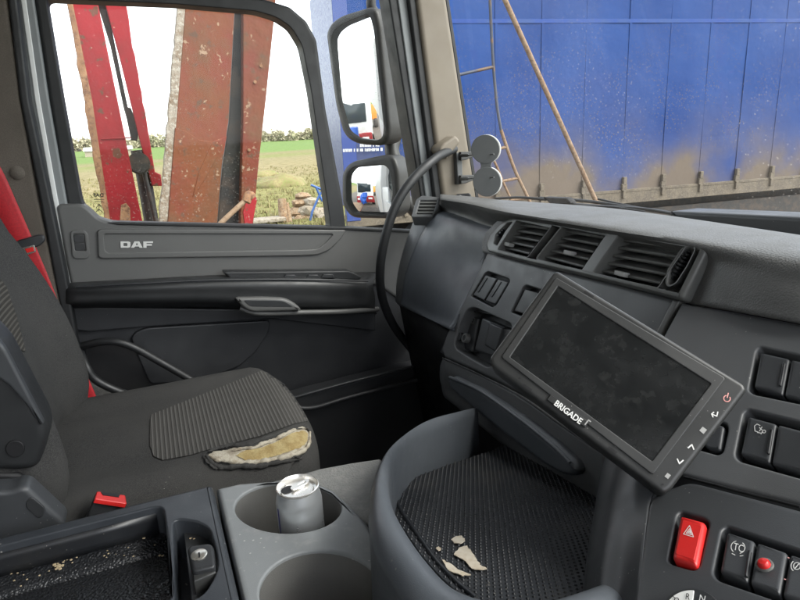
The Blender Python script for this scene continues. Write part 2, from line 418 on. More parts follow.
M['liner'] = mat('pale_headliner', (.52, .515, .50), .9, grain=('n', 500, .4, .001))
M['white'] = mat('white_paint', (.70, .71, .70), .4, var=[(3, .4, .7, (.58, .58, .55))])

# ------------------------------------------------------------------ planes of the cab
CP = Plane(V(.6, 1.02, -.223), V(.6, .54, -.217), V(.5, 1.04, -.47))                # centre panel
RP = Plane(dp(683, 303, .75), dp(800, 322, .62), dp(700, 480, .58))                  # switch panel right of the screen
LP = Plane(dp(646, 501, .565), dp(800, 512, .475), dp(690, 600, .45))                # lower switch panel
VP = Plane(V(.600, 1.02, -.223), V(.600, .54, -.217), V(.630, .54, -.147))           # air vents
DY = 1.45
DP = YP(DY)

# ------------------------------------------------------------------ cab shell
def struct(name, c, h, m, bev=.0):
    return box(name, c, h, m, None, bev=bev, kind='structure')
struct('cab_floor', (.2, .35, -1.13), (1.0, 1.1, .02), M['rubber'])
struct('cab_rear_wall', (-.88, .35, -.15), (.02, 1.1, .98), M['liner'])
struct('cab_roof', (-.05, .35, .72), (.83, 1.1, .02), M['liner'])
struct('cab_front_bulkhead', (1.02, .35, -.72), (.03, 1.1, .40), M['black'])

struct('driver_side_wall', (.05, -.78, -.66), (.9, .03, .47), M['doorblack'])
struct('driver_rear_corner', (-.62, -.78, .26), (.24, .03, .46), M['felt'])
struct('cab_header', (-.06, 1.47, .56), (.72, .04, .18), M['felt'])
# door pillar behind the seat
t = thing('door_pillar', 'brown fabric covered pillar with grey metal door frame beside the red seat belt', 'pillar', (-.3, 1.44, -1.1))
P1 = YP(1.40)
plate('fabric_trim', [(-160, -230), (-24, -230), (7, 0), (20, 100), (38, 200), (58, 290), (80, 400), (95, 470), (-120, 520)], P1, M['felt'], t, thick=.05, bev=.006)
plate('rubber_seal', [(-23, -230), (-14, -230), (17, 0), (29, 100), (51, 202), (66, 275), (84, 380), (100, 470), (92, 470), (75, 380), (55, 280), (40, 200), (20, 100), (8, 0)], YP(1.405), M['rubber'], t, top=.008, thick=.04, bev=.004)
plate('frame_strip', [(-14, -230), (3, -230), (34, 0), (49, 100), (68, 208), (84, 300), (67, 300), (51, 203), (29, 100), (17, 0)], YP(1.458), M['steel'], t, thick=.04, bev=.004)
plate('frame_lip', [(-7, -230), (-1, -230), (26, 0), (40, 100), (59, 206), (74, 300), (69, 300), (54, 205), (35, 100), (21, 0)], YP(1.458), M['white'], t, top=.003, thick=.01, bev=.0015)
c = P1.hit(17, 173, .002)
bm = bmesh.new(); lathe_bm(bm, [(0.0001, .006), (.006, .0055), (.011, .003), (.0135, 0), (.0135, -.004)], c, V(0, -1, 0), 20)
obj('cap', mesh(bm), M['felt'], t)

# ------------------------------------------------------------------ passenger door
t = thing('passenger_door', 'grey and black passenger door with long armrest and silver lettering', 'door', (.2, 1.47, -1.1))
DOOR = t
plate('upper_panel', [(56, 207), (60, 204), (82, 204), (89, 209), (98, 218), (112, 222.5), (346, 228), (440, 232), (440, 330), (378, 285), (72, 290), (66, 262)], DP, M['doorgrey'], t, thick=.045, bev=.006, r=.008)
plate('lower_panel', [(70, 283), (440, 283), (440, 560), (90, 560)], DP, M['doorblack'], t, top=-.006, thick=.04, bev=.003)
plate('sill_strip', [(108, 222.5), (118, 225), (346, 230), (420, 233.5), (420, 231), (346, 227), (118, 222)], DP, M['rubber'], t, top=.004, thick=.03, bev=.002)
# inset with the lettering
ins = [(97, 231), (101, 229), (347, 230), (341, 239), (330, 250), (318, 255), (300, 256), (102, 259), (98, 257)]
ins2 = [(104, 235), (106, 234), (334, 234), (327, 242), (318, 249), (308, 250), (108, 253), (105, 251)]
plate('inset_rim', ins, DP, M['doorgrey'], t, top=.006, thick=.008, bev=.003, r=.01, holes=[(ins2, .008)])
plate('inset_panel', [(103, 234), (336, 233), (310, 251), (104, 254)], DP, M['doorgrey'], t, top=.0015, thick=.005, bev=0)
def letter(outer, holes=()):
    x0, x1, y0, y1 = 120.5, 153.0, 247.8, 241.6
    f = lambda p: (x0 + (x1 - x0) * p[0], y0 + (y1 - y0) * p[1])
    plate('badge_letter', [f(p) for p in outer], DP, M['silver'], t, top=.0035, thick=.003, bev=.0003, holes=[([f(p) for p in h], .0008) for h in holes])
letter([(0, 0), (.235, 0), (.30, .12), (.31, .5), (.30, .88), (.235, 1), (0, 1)], [[(.09, .24), (.2, .24), (.215, .5), (.2, .76), (.09, .76)]])
letter([(.32, 0), (.42, 0), (.445, .2), (.56, .2), (.585, 0), (.68, 0), (.575, 1), (.425, 1)], [[(.468, .42), (.535, .42), (.512, .76), (.49, .76)]])
letter([(.70, 0), (.80, 0), (.80, .34), (.965, .34), (.965, .58), (.80, .58), (.80, .76), (1, .76), (1, 1), (.70, 1)])
# lock switch
sw = plate('lock_switch', [(70, 233), (73, 230), (84, 230), (88, 234), (90, 255), (87, 259), (75, 259), (72, 256)], DP, M['doorgrey'], t, top=.004, thick=.006, bev=.002, r=.004, holes=[([(73, 234), (84, 234), (86, 251), (75, 251)], .003)])
plate('rocker', [(73.5, 235), (83.5, 235), (84.5, 242.5), (74.3, 242.5)], DP, M['dark'], sw, top=.003, thick=.008, bev=.001)
plate('rocker', [(74.3, 243), (84.5, 243), (85.5, 250.5), (75.3, 250.5)], DP, M['dark'], sw, top=.0015, thick=.007, bev=.001)
# armrest
A = [on(62, 283, y=1.448), on(140, 279, y=1.448), on(217, 275, y=1.448), on(300, 273, y=1.448), on(378, 272, y=1.448)]
B = [on(66, 288, y=1.40), on(140, 284, y=1.376), on(217, 280.5, y=1.372), on(300, 280, y=1.376), on(373, 283, y=1.40)]
C_ = [on(66, 296, y=1.396), on(140, 294, y=1.368), on(217, 293, y=1.364), on(300, 295, y=1.368), on(375, 297, y=1.396)]
D = [on(66, 305, y=1.40), on(140, 304, y=1.378), on(217, 304, y=1.376), on(300, 308, y=1.378), on(375, 309, y=1.40)]
E_ = [on(64, 309, y=1.448), on(140, 308, y=1.448), on(217, 308, y=1.448), on(300, 312, y=1.448), on(377, 314, y=1.448)]
arm = sheet('armrest', [A, B, C_, D, E_], M['armblack'], t, nu=30, nv=24, thick=.004, sharp=70)
tube('armrest_edge', [on(76, 287, y=1.385), on(140, 283.5, y=1.371), on(217, 280, y=1.367), on(300, 279.5, y=1.371), on(368, 281, y=1.39)], .0022, M['dark'], arm, n=24, seg=8)
plate('switch_ledge', [(222, 272), (350, 271), (362, 277), (360, 280), (232, 280)], YP(1.40), M['armblack'], arm, top=.0, thick=.03, bev=.003, r=.008)
for x, y in ((290, 277), (313, 277), (328, 276.5)):
    plate('window_switch', [(x - 7, y + 1.5), (x - 4, y - 2), (x + 5, y - 2), (x + 7, y + 1.5)], YP(1.392), M['dark'], arm, thick=.012, bev=.0012)
# pull handle and rail
plate('mid_panel', [(70, 307), (376, 311), (376, 331), (272, 319), (146, 327), (88, 332), (74, 330)], DP, M['doorblack'], t, top=.008, thick=.02, bev=.003, r=.004)
plate('pull_handle', [(234, 298), (262, 297.5), (285, 298.5), (296, 304), (303, 311), (252, 312.5), (243, 308)], YP(1.352), M['doorgrey'], t, thick=.05, bev=.006, r=.012)
plate('handle_scoop', [(243, 300), (283, 300.5), (294, 307), (250, 306.5)], YP(1.352), M['dark'], t, top=.001, thick=.004, bev=.001, r=.008)
tube('rail', [on(240, 308, y=1.37), on(258, 313, y=1.365), on(300, 312.5, y=1.37), on(345, 311.5, y=1.38), on(378, 309, y=1.41)], .0065, M['doorgrey'], t, n=24)
plate('pocket_cover', [(131, 338), (136, 332), (147, 328), (270, 320.5), (269, 332), (256, 352), (240, 366), (200, 382), (150, 384), (136, 352)], DP, M['doorblack'], t, top=.006, thick=.012, bev=.003, r=.01)
plate('speaker_recess', [(84, 344), (120, 344), (172, 372), (150, 398), (110, 392), (88, 372)], DP, M['black'], t, top=.002, thick=.006, bev=.001, r=.01)
tube('pocket_loop', [on(82, 346, y=1.43), on(100, 342, y=1.41), on(118, 342, y=1.40), on(135, 348, y=1.40), on(155, 359, y=1.40), on(176, 371, y=1.40), on(205, 388, y=1.40)], .0085, M['armblack'], t, n=40, seg=12)
tube('pocket_loop', [on(80, 352, y=1.43), on(86, 366, y=1.405), on(96, 380, y=1.40), on(120, 392, y=1.40), on(150, 402, y=1.40)], .009, M['armblack'], t, n=30, seg=12)
plate('door_bin', [(280, 402), (302, 395.5), (350, 383), (410, 368), (440, 362), (440, 540), (270, 540)], YP(1.39), M['doorblack'], t, thick=.05, bev=.005, r=.01)
tube('bin_lip', [on(285, 405, y=1.38), on(311, 408, y=1.375), on(350, 397, y=1.375), on(420, 379, y=1.38)], .006, M['doorblack'], t, n=24)
tube('bin_lip', [on(282, 401, y=1.40), on(303, 395, y=1.39), on(350, 382, y=1.385), on(420, 365, y=1.385)], .004, M['lower'], t, n=24)
plate('carpet_patch', [(88, 378), (120, 392), (150, 402), (150, 430), (80, 430)], YP(1.425), M['carpetgrey'], t, thick=.01, bev=.001)
# window frame and panes
hole = [(46, -1.5), (175, 4), (256, 11), (276, 17), (291, 27), (302, 45), (311, 90), (327, 200), (331, 229), (110, 225), (92, 215), (82, 203), (63, 100)]
outer = [(24, -30), (150, -14), (262, -2), (290, 6.5), (307, 21), (317, 40), (326, 108), (343, 200), (347, 233), (66, 233), (66, 206), (49, 100), (34, 0)]
plate('window_frame', outer, YP(1.475), M['rubber'], t, top=.01, thick=.045, bev=.007, r=.006, holes=[(hole, .012)])
pane = plate('window_pane', [(30, -24), (150, -9), (262, 3), (287, 12), (303, 27), (313, 48), (322, 108), (338, 200), (341, 232), (75, 232)], YP(1.494), M['winglass'], t, thick=.004, bev=0)
plate('quarter_pane', [(270, -60), (395, -60), (436, 235), (343, 235), (339, 200), (324, 110), (314, 48), (303, 25), (285, 10)], YP(1.497), M['winglass'], t, thick=.004, bev=0)
GP = YP(1.493)
text_on('etched_print', 'DAF', (93, 197), (103.5, 197), (93, 193.2), GP, M['black'], t, h=.001, bold=.03, mirror=True)
strokes('etched_print', [[(94, 199.5), (104, 199.5)], [(95, 201.5), (103, 201.5)], [(96, 208), (99, 204), (102, 208)], [(99, 204), (99, 211)], [(96, 212), (99, 209), (102, 212)]], GP, .0012, M['black'], t, h=.001)
# outside skin of the door
box('outer_skin', (.28, 1.515, -.70), (.52, .02, .42), M['white'], t, bev=.01)

# ------------------------------------------------------------------ windscreen pillar with grab handle
t = thing('windscreen_pillar', 'beige trimmed windscreen pillar with black rubber seals at the dash end', 'pillar', (.72, 1.42, -.25))
def strip(name, l0, r0, l1, r1, pl, m, top=0, thick=.05, bev=.003, y1=199):
    sl_, sr = (l1 - l0) / y1, (r1 - r0) / y1
    e = y1 + 8
    return plate(name, [(l0 - 235 * sl_, -235), (r0 - 235 * sr, -235), (r0, 0), (r0 + sr * e * .5, e * .5), (r0 + sr * e, e), (l0 + sl_ * e, e), (l0 + sl_ * e * .5, e * .5), (l0, 0)], pl, m, t, top=top, thick=thick, bev=bev)
strip('pillar_trim', 417, 447, 443, 477, YP(1.385), M['beige'], thick=.045, bev=.010)
strip('rubber_seal', 446, 449, 476, 479, YP(1.395), M['rubber'], thick=.04, bev=.001)
strip('rubber_seal', 409, 418, 435, 444, YP(1.395), M['rubber'], thick=.05, bev=.004)
strip('frame_strip', 398, 410, 426, 437, YP(1.41), M['steel'], thick=.05, bev=.003)
strip('rubber_seal', 389, 399, 421, 428, YP(1.415), M['rubber'], thick=.06, bev=.004)
tube('grab_handle', [on(454, 149, y=1.375), on(447, 152, y=1.35), on(436, 158, y=1.325), on(415, 177, y=1.30), on(397, 203, y=1.295), on(385, 238, y=1.30), on(380, 272, y=1.32), on(383, 300, y=1.35), on(394, 326, y=1.38), on(412, 350, y=1.43)],
     lambda q: .0108, M['rubber'], t, n=70, seg=16)
cl = plate('handle_clip', [(439, 150), (443, 144), (456, 135), (461, 142), (452, 153), (447, 160), (444, 157)], YP(1.345), M['beige'], t, thick=.05, bev=.006, r=.008)

# ------------------------------------------------------------------ windscreen
bm = bmesh.new(); n1, n2 = 24, 8; vs = []
for j in range(n2 + 1):
    z = -.24 + j / n2 * .98; row = []
    for i in range(n1 + 1):
        y = -.74 + i / n1 * 2.13; k = (y - .33) / 1.065
        row.append(bm.verts.new((.80 + .19 * (1 - k * k) ** .8 if abs(k) < 1 else .80, y, z)))
        row[-1].co.x -= (z + .15) * .155
    vs.append(row)
for j in range(n2):
    for i in range(n1): bm.faces.new((vs[j][i], vs[j][i + 1], vs[j + 1][i + 1], vs[j + 1][i]))
t = thing('windscreen', 'large dusty windscreen above the dashboard', 'windscreen', (.95, .33, -.24))
obj('glass_pane', mesh(bm), M['windscreen'], t)

# ------------------------------------------------------------------ dashboard
t = thing('dashboard', 'dark grey truck dashboard with air vents, switches and open storage bin', 'dashboard', (.75, .6, -1.1))
DASH = t
zc, zd = -.143, -.153
rA = [on(437, 217, y=1.36), on(460, 224, y=1.2), on(485, 233, y=1.06), V(.645, .93, -.245), V(.645, .66, -.245), on(696, 304, x=.598), dp(800, 323, .608), dp(880, 336, .57), V(.60, .05, -.24), V(.60, -.70, -.24)]
rB = [on(439, 207, y=1.365), on(464, 213, y=1.2), on(489, 223, y=1.065), V(.642, .93, -.18), V(.642, .66, -.18), on(722, 266, x=.612), dp(800, 287, .618), dp(880, 298, .58), V(.605, .05, -.19), V(.605, -.70, -.19)]
rC = [on(440, 199, z=zc - .003), on(468, 203, z=zc), on(496, 209, z=zc), on(524, 214, z=zc), on(622, 228, z=zc), on(706, 239, z=zc), on(800, 253, z=zc), on(880, 268, z=zc), V(.65, .05, zc), V(.65, -.70, zc)]
rD = [on(441, 195, z=zd), on(470, 197, z=zd), on(496, 199.5, z=zd), on(532, 202, z=zd), on(606, 207.5, z=zd), on(672, 216, z=zd), on(800, 235, z=zd), on(880, 248, z=zd), V(.85, .05, zd), V(.85, -.70, zd)]
rE = [p + V(.02 if i < 2 else .10, 0, -.05) for i, p in enumerate(rD)]
sheet('top_pad', [rA, rB, rC, rD, rE], M['pad'], t, nu=90, nv=30, thick=.006, sharp=60)
# ridged demister grille on the top
gl = plate('demister_grille', [(742, 229), (800, 237), (860, 247), (860, 256), (800, 246), (746, 236)], ZP(-.148), M['pad'], t, top=.0012, thick=.004, bev=.0008)
for i in range(26):
    a = i / 25
    x0, y0 = 746 + (858 - 746) * a, 229.5 + (246 - 229.5) * a
    plate('rib', [(x0, y0), (x0 + 1.6, y0 + .2), (x0 + 4.6, y0 + 7.3), (x0 + 3.0, y0 + 7.1)], ZP(-.148), M['vent'], gl, top=.0026, thick=.0015, bev=0)
# scuttle ledge at the screen
lg = Plane(on(672, 216, x=.90), on(800, 222, x=.90), on(672, 226, x=.88))
plate('front_ledge', [(668, 213), (672, 211), (760, 215), (900, 222), (1500, 262), (1500, 330), (900, 262), (800, 240), (676, 220)], XP(.885), M['lower'], t, thick=.06, bev=.006, r=.006)
# passenger side panel
gA = [on(432, 217, y=1.33), on(455, 223, y=1.2), on(490, 233, y=1.04)]
gB = [on(416, 245, y=1.345), on(446, 258, y=1.2), on(484, 268, y=1.04)]
gC = [on(406, 272, y=1.35), on(432, 287, y=1.2), on(470, 296, y=1.03)]
gD = [on(402, 296, y=1.35), on(427, 311, y=1.2), on(456, 322, y=1.03)]
gE = [on(406, 308, y=1.35), on(430, 319, y=1.2), on(456, 332, y=1.03)]
gF = [p + V(.16, 0, -.04) for p in gE]
sheet('glovebox_lid', [[p + V(.03, .01, .012) for p in gA], gA, gB, gC, gD, gE, gF], M['padside'], t, nu=24, nv=30, thick=.006, sharp=70)
eA = [on(415, 218, y=1.40), on(424, 216, y=1.37), on(433, 217, y=1.335)]
eB = [on(404, 248, y=1.41), on(410, 246, y=1.375), on(416.5, 245, y=1.35)]
eC = [on(398, 272, y=1.41), on(402, 272, y=1.38), on(406.5, 272, y=1.354)]
eD = [on(396, 294, y=1.41), on(399, 295, y=1.38), on(402.5, 296, y=1.354)]
eE = [on(401, 305, y=1.41), on(403, 307, y=1.38), on(406.5, 308, y=1.354)]
eF = [p + V(.14, 0, -.03) for p in eE]
sheet('end_cap', [[p + V(.03, .01, .012) for p in eA], eA, eB, eC, eD, eE, eF], M['panel'], t, nu=10, nv=26, thick=.006, sharp=70)
# side demister vent
SV = Plane(on(413, 214, y=1.36), on(438, 205, y=1.34), on(438, 197, y=1.36))
sv = plate('side_vent', [(411, 217), (416, 199), (422, 195), (441, 197), (439, 207), (432, 217)], SV, M['panel'], t, top=.004, thick=.03, bev=.003, r=.006, holes=[([(416, 214), (420, 200), (437, 200), (433, 214)], .003)])
plate('duct', [(414, 216), (418, 198), (439, 198), (435, 216)], SV, M['black'], sv, top=-.02, thick=.004, bev=0)
for i in range(4):
    y = 201.5 + i * 3.3; plate('slat', [(419 - i, y), (437 - i, y), (436.5 - i, y + 1.5), (418.5 - i, y + 1.5)], SV, M['vent'], sv, top=.001, thick=.008, bev=.0004)
# centre panel
bin_px = [(454, 342), (460, 323), (467, 309), (474, 307), (512, 324), (509, 340), (496, 362), (488, 368), (470, 358), (456, 349)]
s1 = [(471, 296), (485, 273), (488, 271.5), (508, 278.5), (510, 281), (496, 305), (492, 307)]
s2 = [(511, 312), (523, 287), (526, 285), (545, 291), (548, 295), (538, 318), (534, 321)]
cpx = [(487, 252), (530, 263), (600, 280), (679, 300), (664, 331), (600, 448), (560, 423), (520, 395), (480, 374), (444, 357.5), (441, 350), (446, 335), (455, 317), (470, 288)]
plate('centre_panel', cpx, CP, M['panel'], t, thick=.04, bev=.006, holes=[(bin_px, .010), (s1, .004), (s2, .004)])
plate('panel_gap', [(680, 299), (690, 303), (662, 345), (650, 345)], CP, M['black'], t, top=-.008, thick=.01, bev=0)
rim = plate('panel_edge', [(672, 299), (679, 301), (664, 332), (640, 372), (632, 372), (656, 331)], CP, M['vent'], t, top=.003, thick=.01, bev=.003)
# glyphs beside the glovebox
strokes('small_print', [[(483, 257), (480, 262)], [(485.5, 258), (482.5, 263)]], CP, .0015, M['black'], t)
def button(name, q, pl, m, par, top, bev=.002, r=.003, thick=.014):
    return plate(name, q, pl, m, par, top=top, thick=thick, bev=bev, r=r)
plate('switch_well', [(465, 310), (490, 265), (518, 275), (495, 315)], CP, M['black'], t, top=-.016, thick=.01, bev=0)
b = button('switch', [(473, 295), (485.5, 275), (497, 278.5), (484, 300.5)], CP, M['lower'], t, .0)
plate('indicator_bar', [(476, 291.5), (485, 277.5), (487, 278), (478, 292.3)], CP, M['dark'], b, top=.0015, thick=.002, bev=.0004)
b = button('switch', [(485, 300.8), (498, 279), (508.5, 282), (495, 304.5)], CP, M['lower'], t, .001)
plate('indicator_bar', [(489, 296), (498.5, 281), (501, 281.8), (491.5, 297)], CP, M['dark'], b, top=.0025, thick=.002, bev=.0004)
plate('switch_well', [(505, 325), (520, 280), (560, 290), (540, 330)], CP, M['black'], t, top=-.018, thick=.01, bev=0)
b = button('switch', [(514, 311), (525, 289), (543, 294), (533, 317)], CP, M['casing2'], t, .0)
# open bin with socket
plate('bin_floor', [(440, 352), (464, 296), (525, 318), (490, 382)], CP, M['dark'], t, top=-.038, thick=.006, bev=0)
sock = cyl('power_socket', CP.hit(465.5, 338, -.02), .0085, .03, M['dark'], t, axis=CP.n, bev=.001)
bm = bmesh.new(); lathe_bm(bm, [(.0055, .002), (.006, .004), (.0085, .004), (.0098, .002), (.0098, -.006)], CP.hit(465.5, 338, -.006), CP.n, 24)
obj('socket_ring', mesh(bm), M['vent'], sock)
cyl('socket_hole', CP.hit(465.5, 338, -.006), .0056, .006, M['black'], sock, axis=CP.n)
bk = plate('bin_block', [(474, 350), (482, 317), (505, 327), (496, 358)], CP, M['lower'], t, top=-.014, thick=.026, bev=.004, r=.006)
plate('block_face', [(484, 345), (489, 322), (503, 328), (495, 352)], CP, M['dark'], bk, top=-.010, thick=.01, bev=.003, r=.004)
plate('socket_block', [(456, 345), (464, 313), (479, 318), (472, 352)], CP, M['lower'], t, top=-.024, thick=.02, bev=.003, r=.004)
strokes('small_print', [[(469, 322), (471, 317), (475, 318.5), (473.5, 323.5), (469, 322)], [(471, 320), (473, 320.5)]], CP, .0009, M['printgrey'], t, h=-.0232)
# lower drawer with handle
d0 = [on(443, 358, x=.505), on(480, 375, x=.50), on(520, 396, x=.495), on(560, 424, x=.488), on(606, 455, x=.480)]
d1 = [on(440, 368, x=.502), on(478, 391, x=.492), on(522, 421, x=.486), on(566, 455, x=.480), on(612, 490, x=.475)]
d2 = [on(441, 384, x=.508), on(478, 410, x=.496), on(522, 443, x=.490), on(570, 486, x=.484), on(618, 525, x=.480)]
d3 = [on(452, 402, x=.525), on(486, 429, x=.512), on(524, 462, x=.506), on(572, 505, x=.500), on(620, 545, x=.495)]
d4 = [p + V(.15, .02, -.05) for p in d3]
dr = sheet('drawer_front', [d0, d1, d2, d3, d4], M['panel'], t, nu=30, nv=26, thick=.006, sharp=70)
hp = [(447, 380), (452, 376), (480, 390), (520, 418), (552, 443), (573, 462), (577, 471), (572, 477), (560, 475), (540, 463), (505, 436), (472, 409), (450, 390)]
HPn = Plane(on(450, 380, x=.492), on(570, 470, x=.470), on(500, 440, x=.478))
hd = plate('drawer_handle', hp, HPn, M['tray'], dr, top=.006, thick=.03, bev=.009, r=.01)
tube('handle_lip', [on(450, 377.5, x=.487), on(480, 391, x=.479), on(520, 419, x=.472), on(552, 445, x=.467), on(570, 463, x=.464)], lambda q: .0035 * (1 - .3 * q), M['tray'], dr, n=30)
tube('drawer_seam', [p + V(-.001, 0, 0) for p in d0], .0014, M['black'], dr, n=24, seg=6)
# wall under the dash behind the tray
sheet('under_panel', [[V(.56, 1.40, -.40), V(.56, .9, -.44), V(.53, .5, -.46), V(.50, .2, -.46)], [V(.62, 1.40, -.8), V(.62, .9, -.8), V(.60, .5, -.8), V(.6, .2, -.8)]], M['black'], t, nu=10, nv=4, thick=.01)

# air vents
vo = [(487, 251.5), (485, 246), (489, 234), (500, 222), (512, 217), (522, 215.5), (561, 222), (622, 230), (698, 240.5), (706, 246), (704.5, 253), (681, 300), (640, 289.5), (578, 274), (526, 262)]
v1 = [(516, 221), (551, 225.5), (527, 256.5), (498, 249)]
v2 = [(562, 227), (606, 233.5), (581, 270), (537, 258)]
v3 = [(619, 235), (686, 244), (657, 287), (593, 273)]
w1 = [(494, 243), (496, 234), (507, 223), (512, 222), (505, 231), (497, 245)]
w2 = [(667, 282), (669, 270), (682, 250), (690, 247), (694, 249), (686, 265), (675, 282), (669, 285)]
plate('vent_housing', vo, VP, M['vent'], t, top=.016, thick=.044, bev=.006, r=.006, holes=[(v1, .003), (v2, .003), (v3, .003), (w1, .001), (w2, .003)])
plate('vent_step', [(481, 252), (481, 243), (486, 231), (499, 218), (513, 213), (524, 212.5), (561, 219), (622, 227.5), (700, 238), (711, 245), (709, 255), (684, 304), (640, 292), (578, 277), (526, 265)], VP, M['pad'], t, top=-.004, thick=.03, bev=.004, r=.006, holes=[(v1, .003), (v2, .003), (v3, .003), (w2, .003)])
def lerp2(a, b, f): return (a[0] + (b[0] - a[0]) * f, a[1] + (b[1] - a[1]) * f)
def vent(q, tabpos, nsl=5, vanes=False):
    tl, tr, br, bl = q
    e = 2
    du = plate('air_vent', [(tl[0] - e - 1, tl[1] - e - 1), (tr[0] + e, tr[1] - e), (br[0] + e, br[1] + e), (bl[0] - e, bl[1] + e)], VP, M['black'], t, top=-.03, thick=.004, bev=0)
    for i in range(nsl):
        f = (i + .55) / nsl
        a, b_ = lerp2(tl, bl, f), lerp2(tr, br, f)
        A_, B_ = VP.hit(a[0], a[1], .002), VP.hit(b_[0], b_[1], .002)
        A_ += (A_ - B_) * .015; B_ += (B_ - A_) * .015
        ax = (B_ - A_).normalized(); bk_ = (V(1, 0, .12)); bk_ = (bk_ - ax * bk_.dot(ax)).normalized(); up = ax.cross(bk_).normalized()
        if up.z < 0: up = -up
        bm = bmesh.new(); prof = [(0, .0022), (-.0014, .0008), (-.0014, -.0008), (0, -.0020), (.022, -.0012), (.022, .0012)]
        ra = [bm.verts.new(A_ + bk_ * p + up * w) for p, w in prof]; rb = [bm.verts.new(B_ + bk_ * p + up * w) for p, w in prof]
        for k in range(6): bm.faces.new((ra[k], ra[(k + 1) % 6], rb[(k + 1) % 6], rb[k]))
        bm.faces.new(ra[::-1]); bm.faces.new(rb)
        obj('slat', mesh(bm), M['vent'], du, sharp=35)
    if vanes:
        for i in range(6):
            f = (i + .5) / 6
            a, b_ = lerp2(tl, tr, f), lerp2(bl, br, f)
            A_, B_ = VP.hit(a[0], a[1], -.018), VP.hit(b_[0], b_[1], -.018)
            tube('vane', [A_, B_], .0013, M['dark'], du, n=2, seg=6)
    x, y = tabpos
    c_ = VP.hit(x, y, .006)
    box('tab', c_, (.006, .0095, .0035), M['printgrey'], du, rot=Matrix.Rotation(.25, 3, 'Y'), bev=.0015)
    return du
vent(v1, (509, 244.5), 5); vent(v2, (570, 253), 5, True); vent(v3, (622, 274), 5)
for (q0, q1, nn) in (((509, 224), (496.5, 240), 6), ((690, 250), (670.5, 280), 9)):
    wh = plate('vent_wheel', [(q0[0] - 6, q0[1] - 3), (q0[0] + 5, q0[1] - 1), (q1[0] + 6, q1[1] + 4), (q1[0] - 5, q1[1] + 3)], VP, M['black'], t, top=-.012, thick=.004, bev=0)
    for i in range(nn):
        f = (i + .3) / nn; p = lerp2(q0, q1, f); k = math.sin(math.pi * (f * .9 + .05))
        cp_ = VP.hit(p[0], p[1], .002 + .006 * k)
        ax = (VP.hit(q1[0], q1[1]) - VP.hit(q0[0], q0[1])).normalized()
        rot = Matrix((ax, VP.n.cross(ax), VP.n)).transposed()
        sw_ = (VP.hit(q1[0], q1[1]) - VP.hit(q0[0], q0[1])).length / nn
        box('ridge', cp_, (sw_ * .34, .0055 if nn > 6 else .004, .006), M['dark'], wh, rot=rot, bev=.001)
strokes('small_print', [ring_px(664, 291, 1.8, 1.8, 12)], VP, .0006, M['printgrey'], t, h=.0126)

# switch panel right of the screen
bA = [(748, 390), (756, 350), (760, 346.5), (850, 366), (850, 414), (753, 394)]
bB = [(734.5, 455), (743, 413), (748, 409), (850, 434), (850, 492), (739, 461)]
bC = [(690, 424), (712, 418), (727, 424), (728, 430), (723, 452), (718, 455), (690, 447)]
rpx = [(681, 302), (740, 312), (800, 323), (900, 342), (900, 545), (800, 507), (684, 477), (612, 459), (630, 400), (663, 335)]
plate('switch_panel', rpx, RP, M['panel'], t, thick=.035, bev=.005, holes=[(bA, .006), (bB, .006), (bC, .004)])
for w in (bA, bB, bC):
    cx = sum(p[0] for p in w) / len(w); cy = sum(p[1] for p in w) / len(w)
    plate('switch_well', [(cx + (p[0] - cx) * 1.15, cy + (p[1] - cy) * 1.25) for p in w], RP, M['black'], t, top=-.016, thick=.008, bev=0)
def rocker(q, bar, pl, top=.001, m=None):
    b = button('switch', q, pl, m or M['lower'], t, top, bev=.0028, r=.003)
    if bar: plate('indicator_bar', bar, pl, M['dark'], b, top=top + .0016, thick=.004, bev=.001, r=.0015)
    return b
rocker([(753.5, 387), (760.5, 352), (789.5, 358.5), (782.5, 395.5)], [(778, 385), (782.5, 362), (785.5, 362.7), (781, 386)], RP)
rocker([(784, 396), (791, 359), (824, 366.5), (817, 404)], None, RP)
b = rocker([(740, 454.5), (748, 416), (776.5, 423.5), (769.5, 463.5)], [(766, 453), (770, 428), (773, 429), (769, 454)], RP)
strokes('symbol', [[(758, 432), (755, 431), (754.5, 426), (757, 424), (760, 425.5)], [(757.5, 432.5), (760.5, 433)], [(759.5, 427.5), (762, 430)], [(762, 427), (759.5, 431)], ring_px(764, 431.5, 1.5, 1.5, 10), [(761, 434), (762.5, 431.5)]], RP, .0008, M['print'], b, h=.0016)
rocker([(771, 464), (778, 424), (812, 433), (804, 473.5)], None, RP)
rocker([(690, 430), (712, 422), (724, 426), (720, 450), (708, 449)], None, RP)
tube('panel_seam', [RP.hit(684, 477, .001), RP.hit(740, 491.5, .001), RP.hit(800, 507, .001)], .0012, M['black'], t, n=8, seg=6)

# lower switch panel
hz = [(668, 560), (677, 515), (681, 511), (705, 518), (709, 523), (699, 566), (694, 570), (672, 564)]
tc = [(713, 573), (722, 530), (727, 526), (860, 571), (850, 625), (718, 580)]
lpx = [(646, 503), (655, 492), (690, 479.5), (800, 508), (880, 530), (880, 680), (620, 680), (632, 600)]
plate('lower_panel', lpx, LP, M['lower'], t, thick=.035, bev=.006, r=.01, holes=[(hz, .005), (tc, .006)])
for w in (hz, tc):
    cx = sum(p[0] for p in w) / len(w); cy = sum(p[1] for p in w) / len(w)
    plate('switch_well', [(cx + (p[0] - cx) * 1.15, cy + (p[1] - cy) * 1.25) for p in w], LP, M['black'], t, top=-.014, thick=.008, bev=0)
b = button('hazard_switch', [(671.5, 558), (680, 514.5), (705.5, 521.5), (696.5, 565.5)], LP, M['redplastic'], t, .004, bev=.0035, r=.004)
b['label'] = 'bright red hazard warning switch'
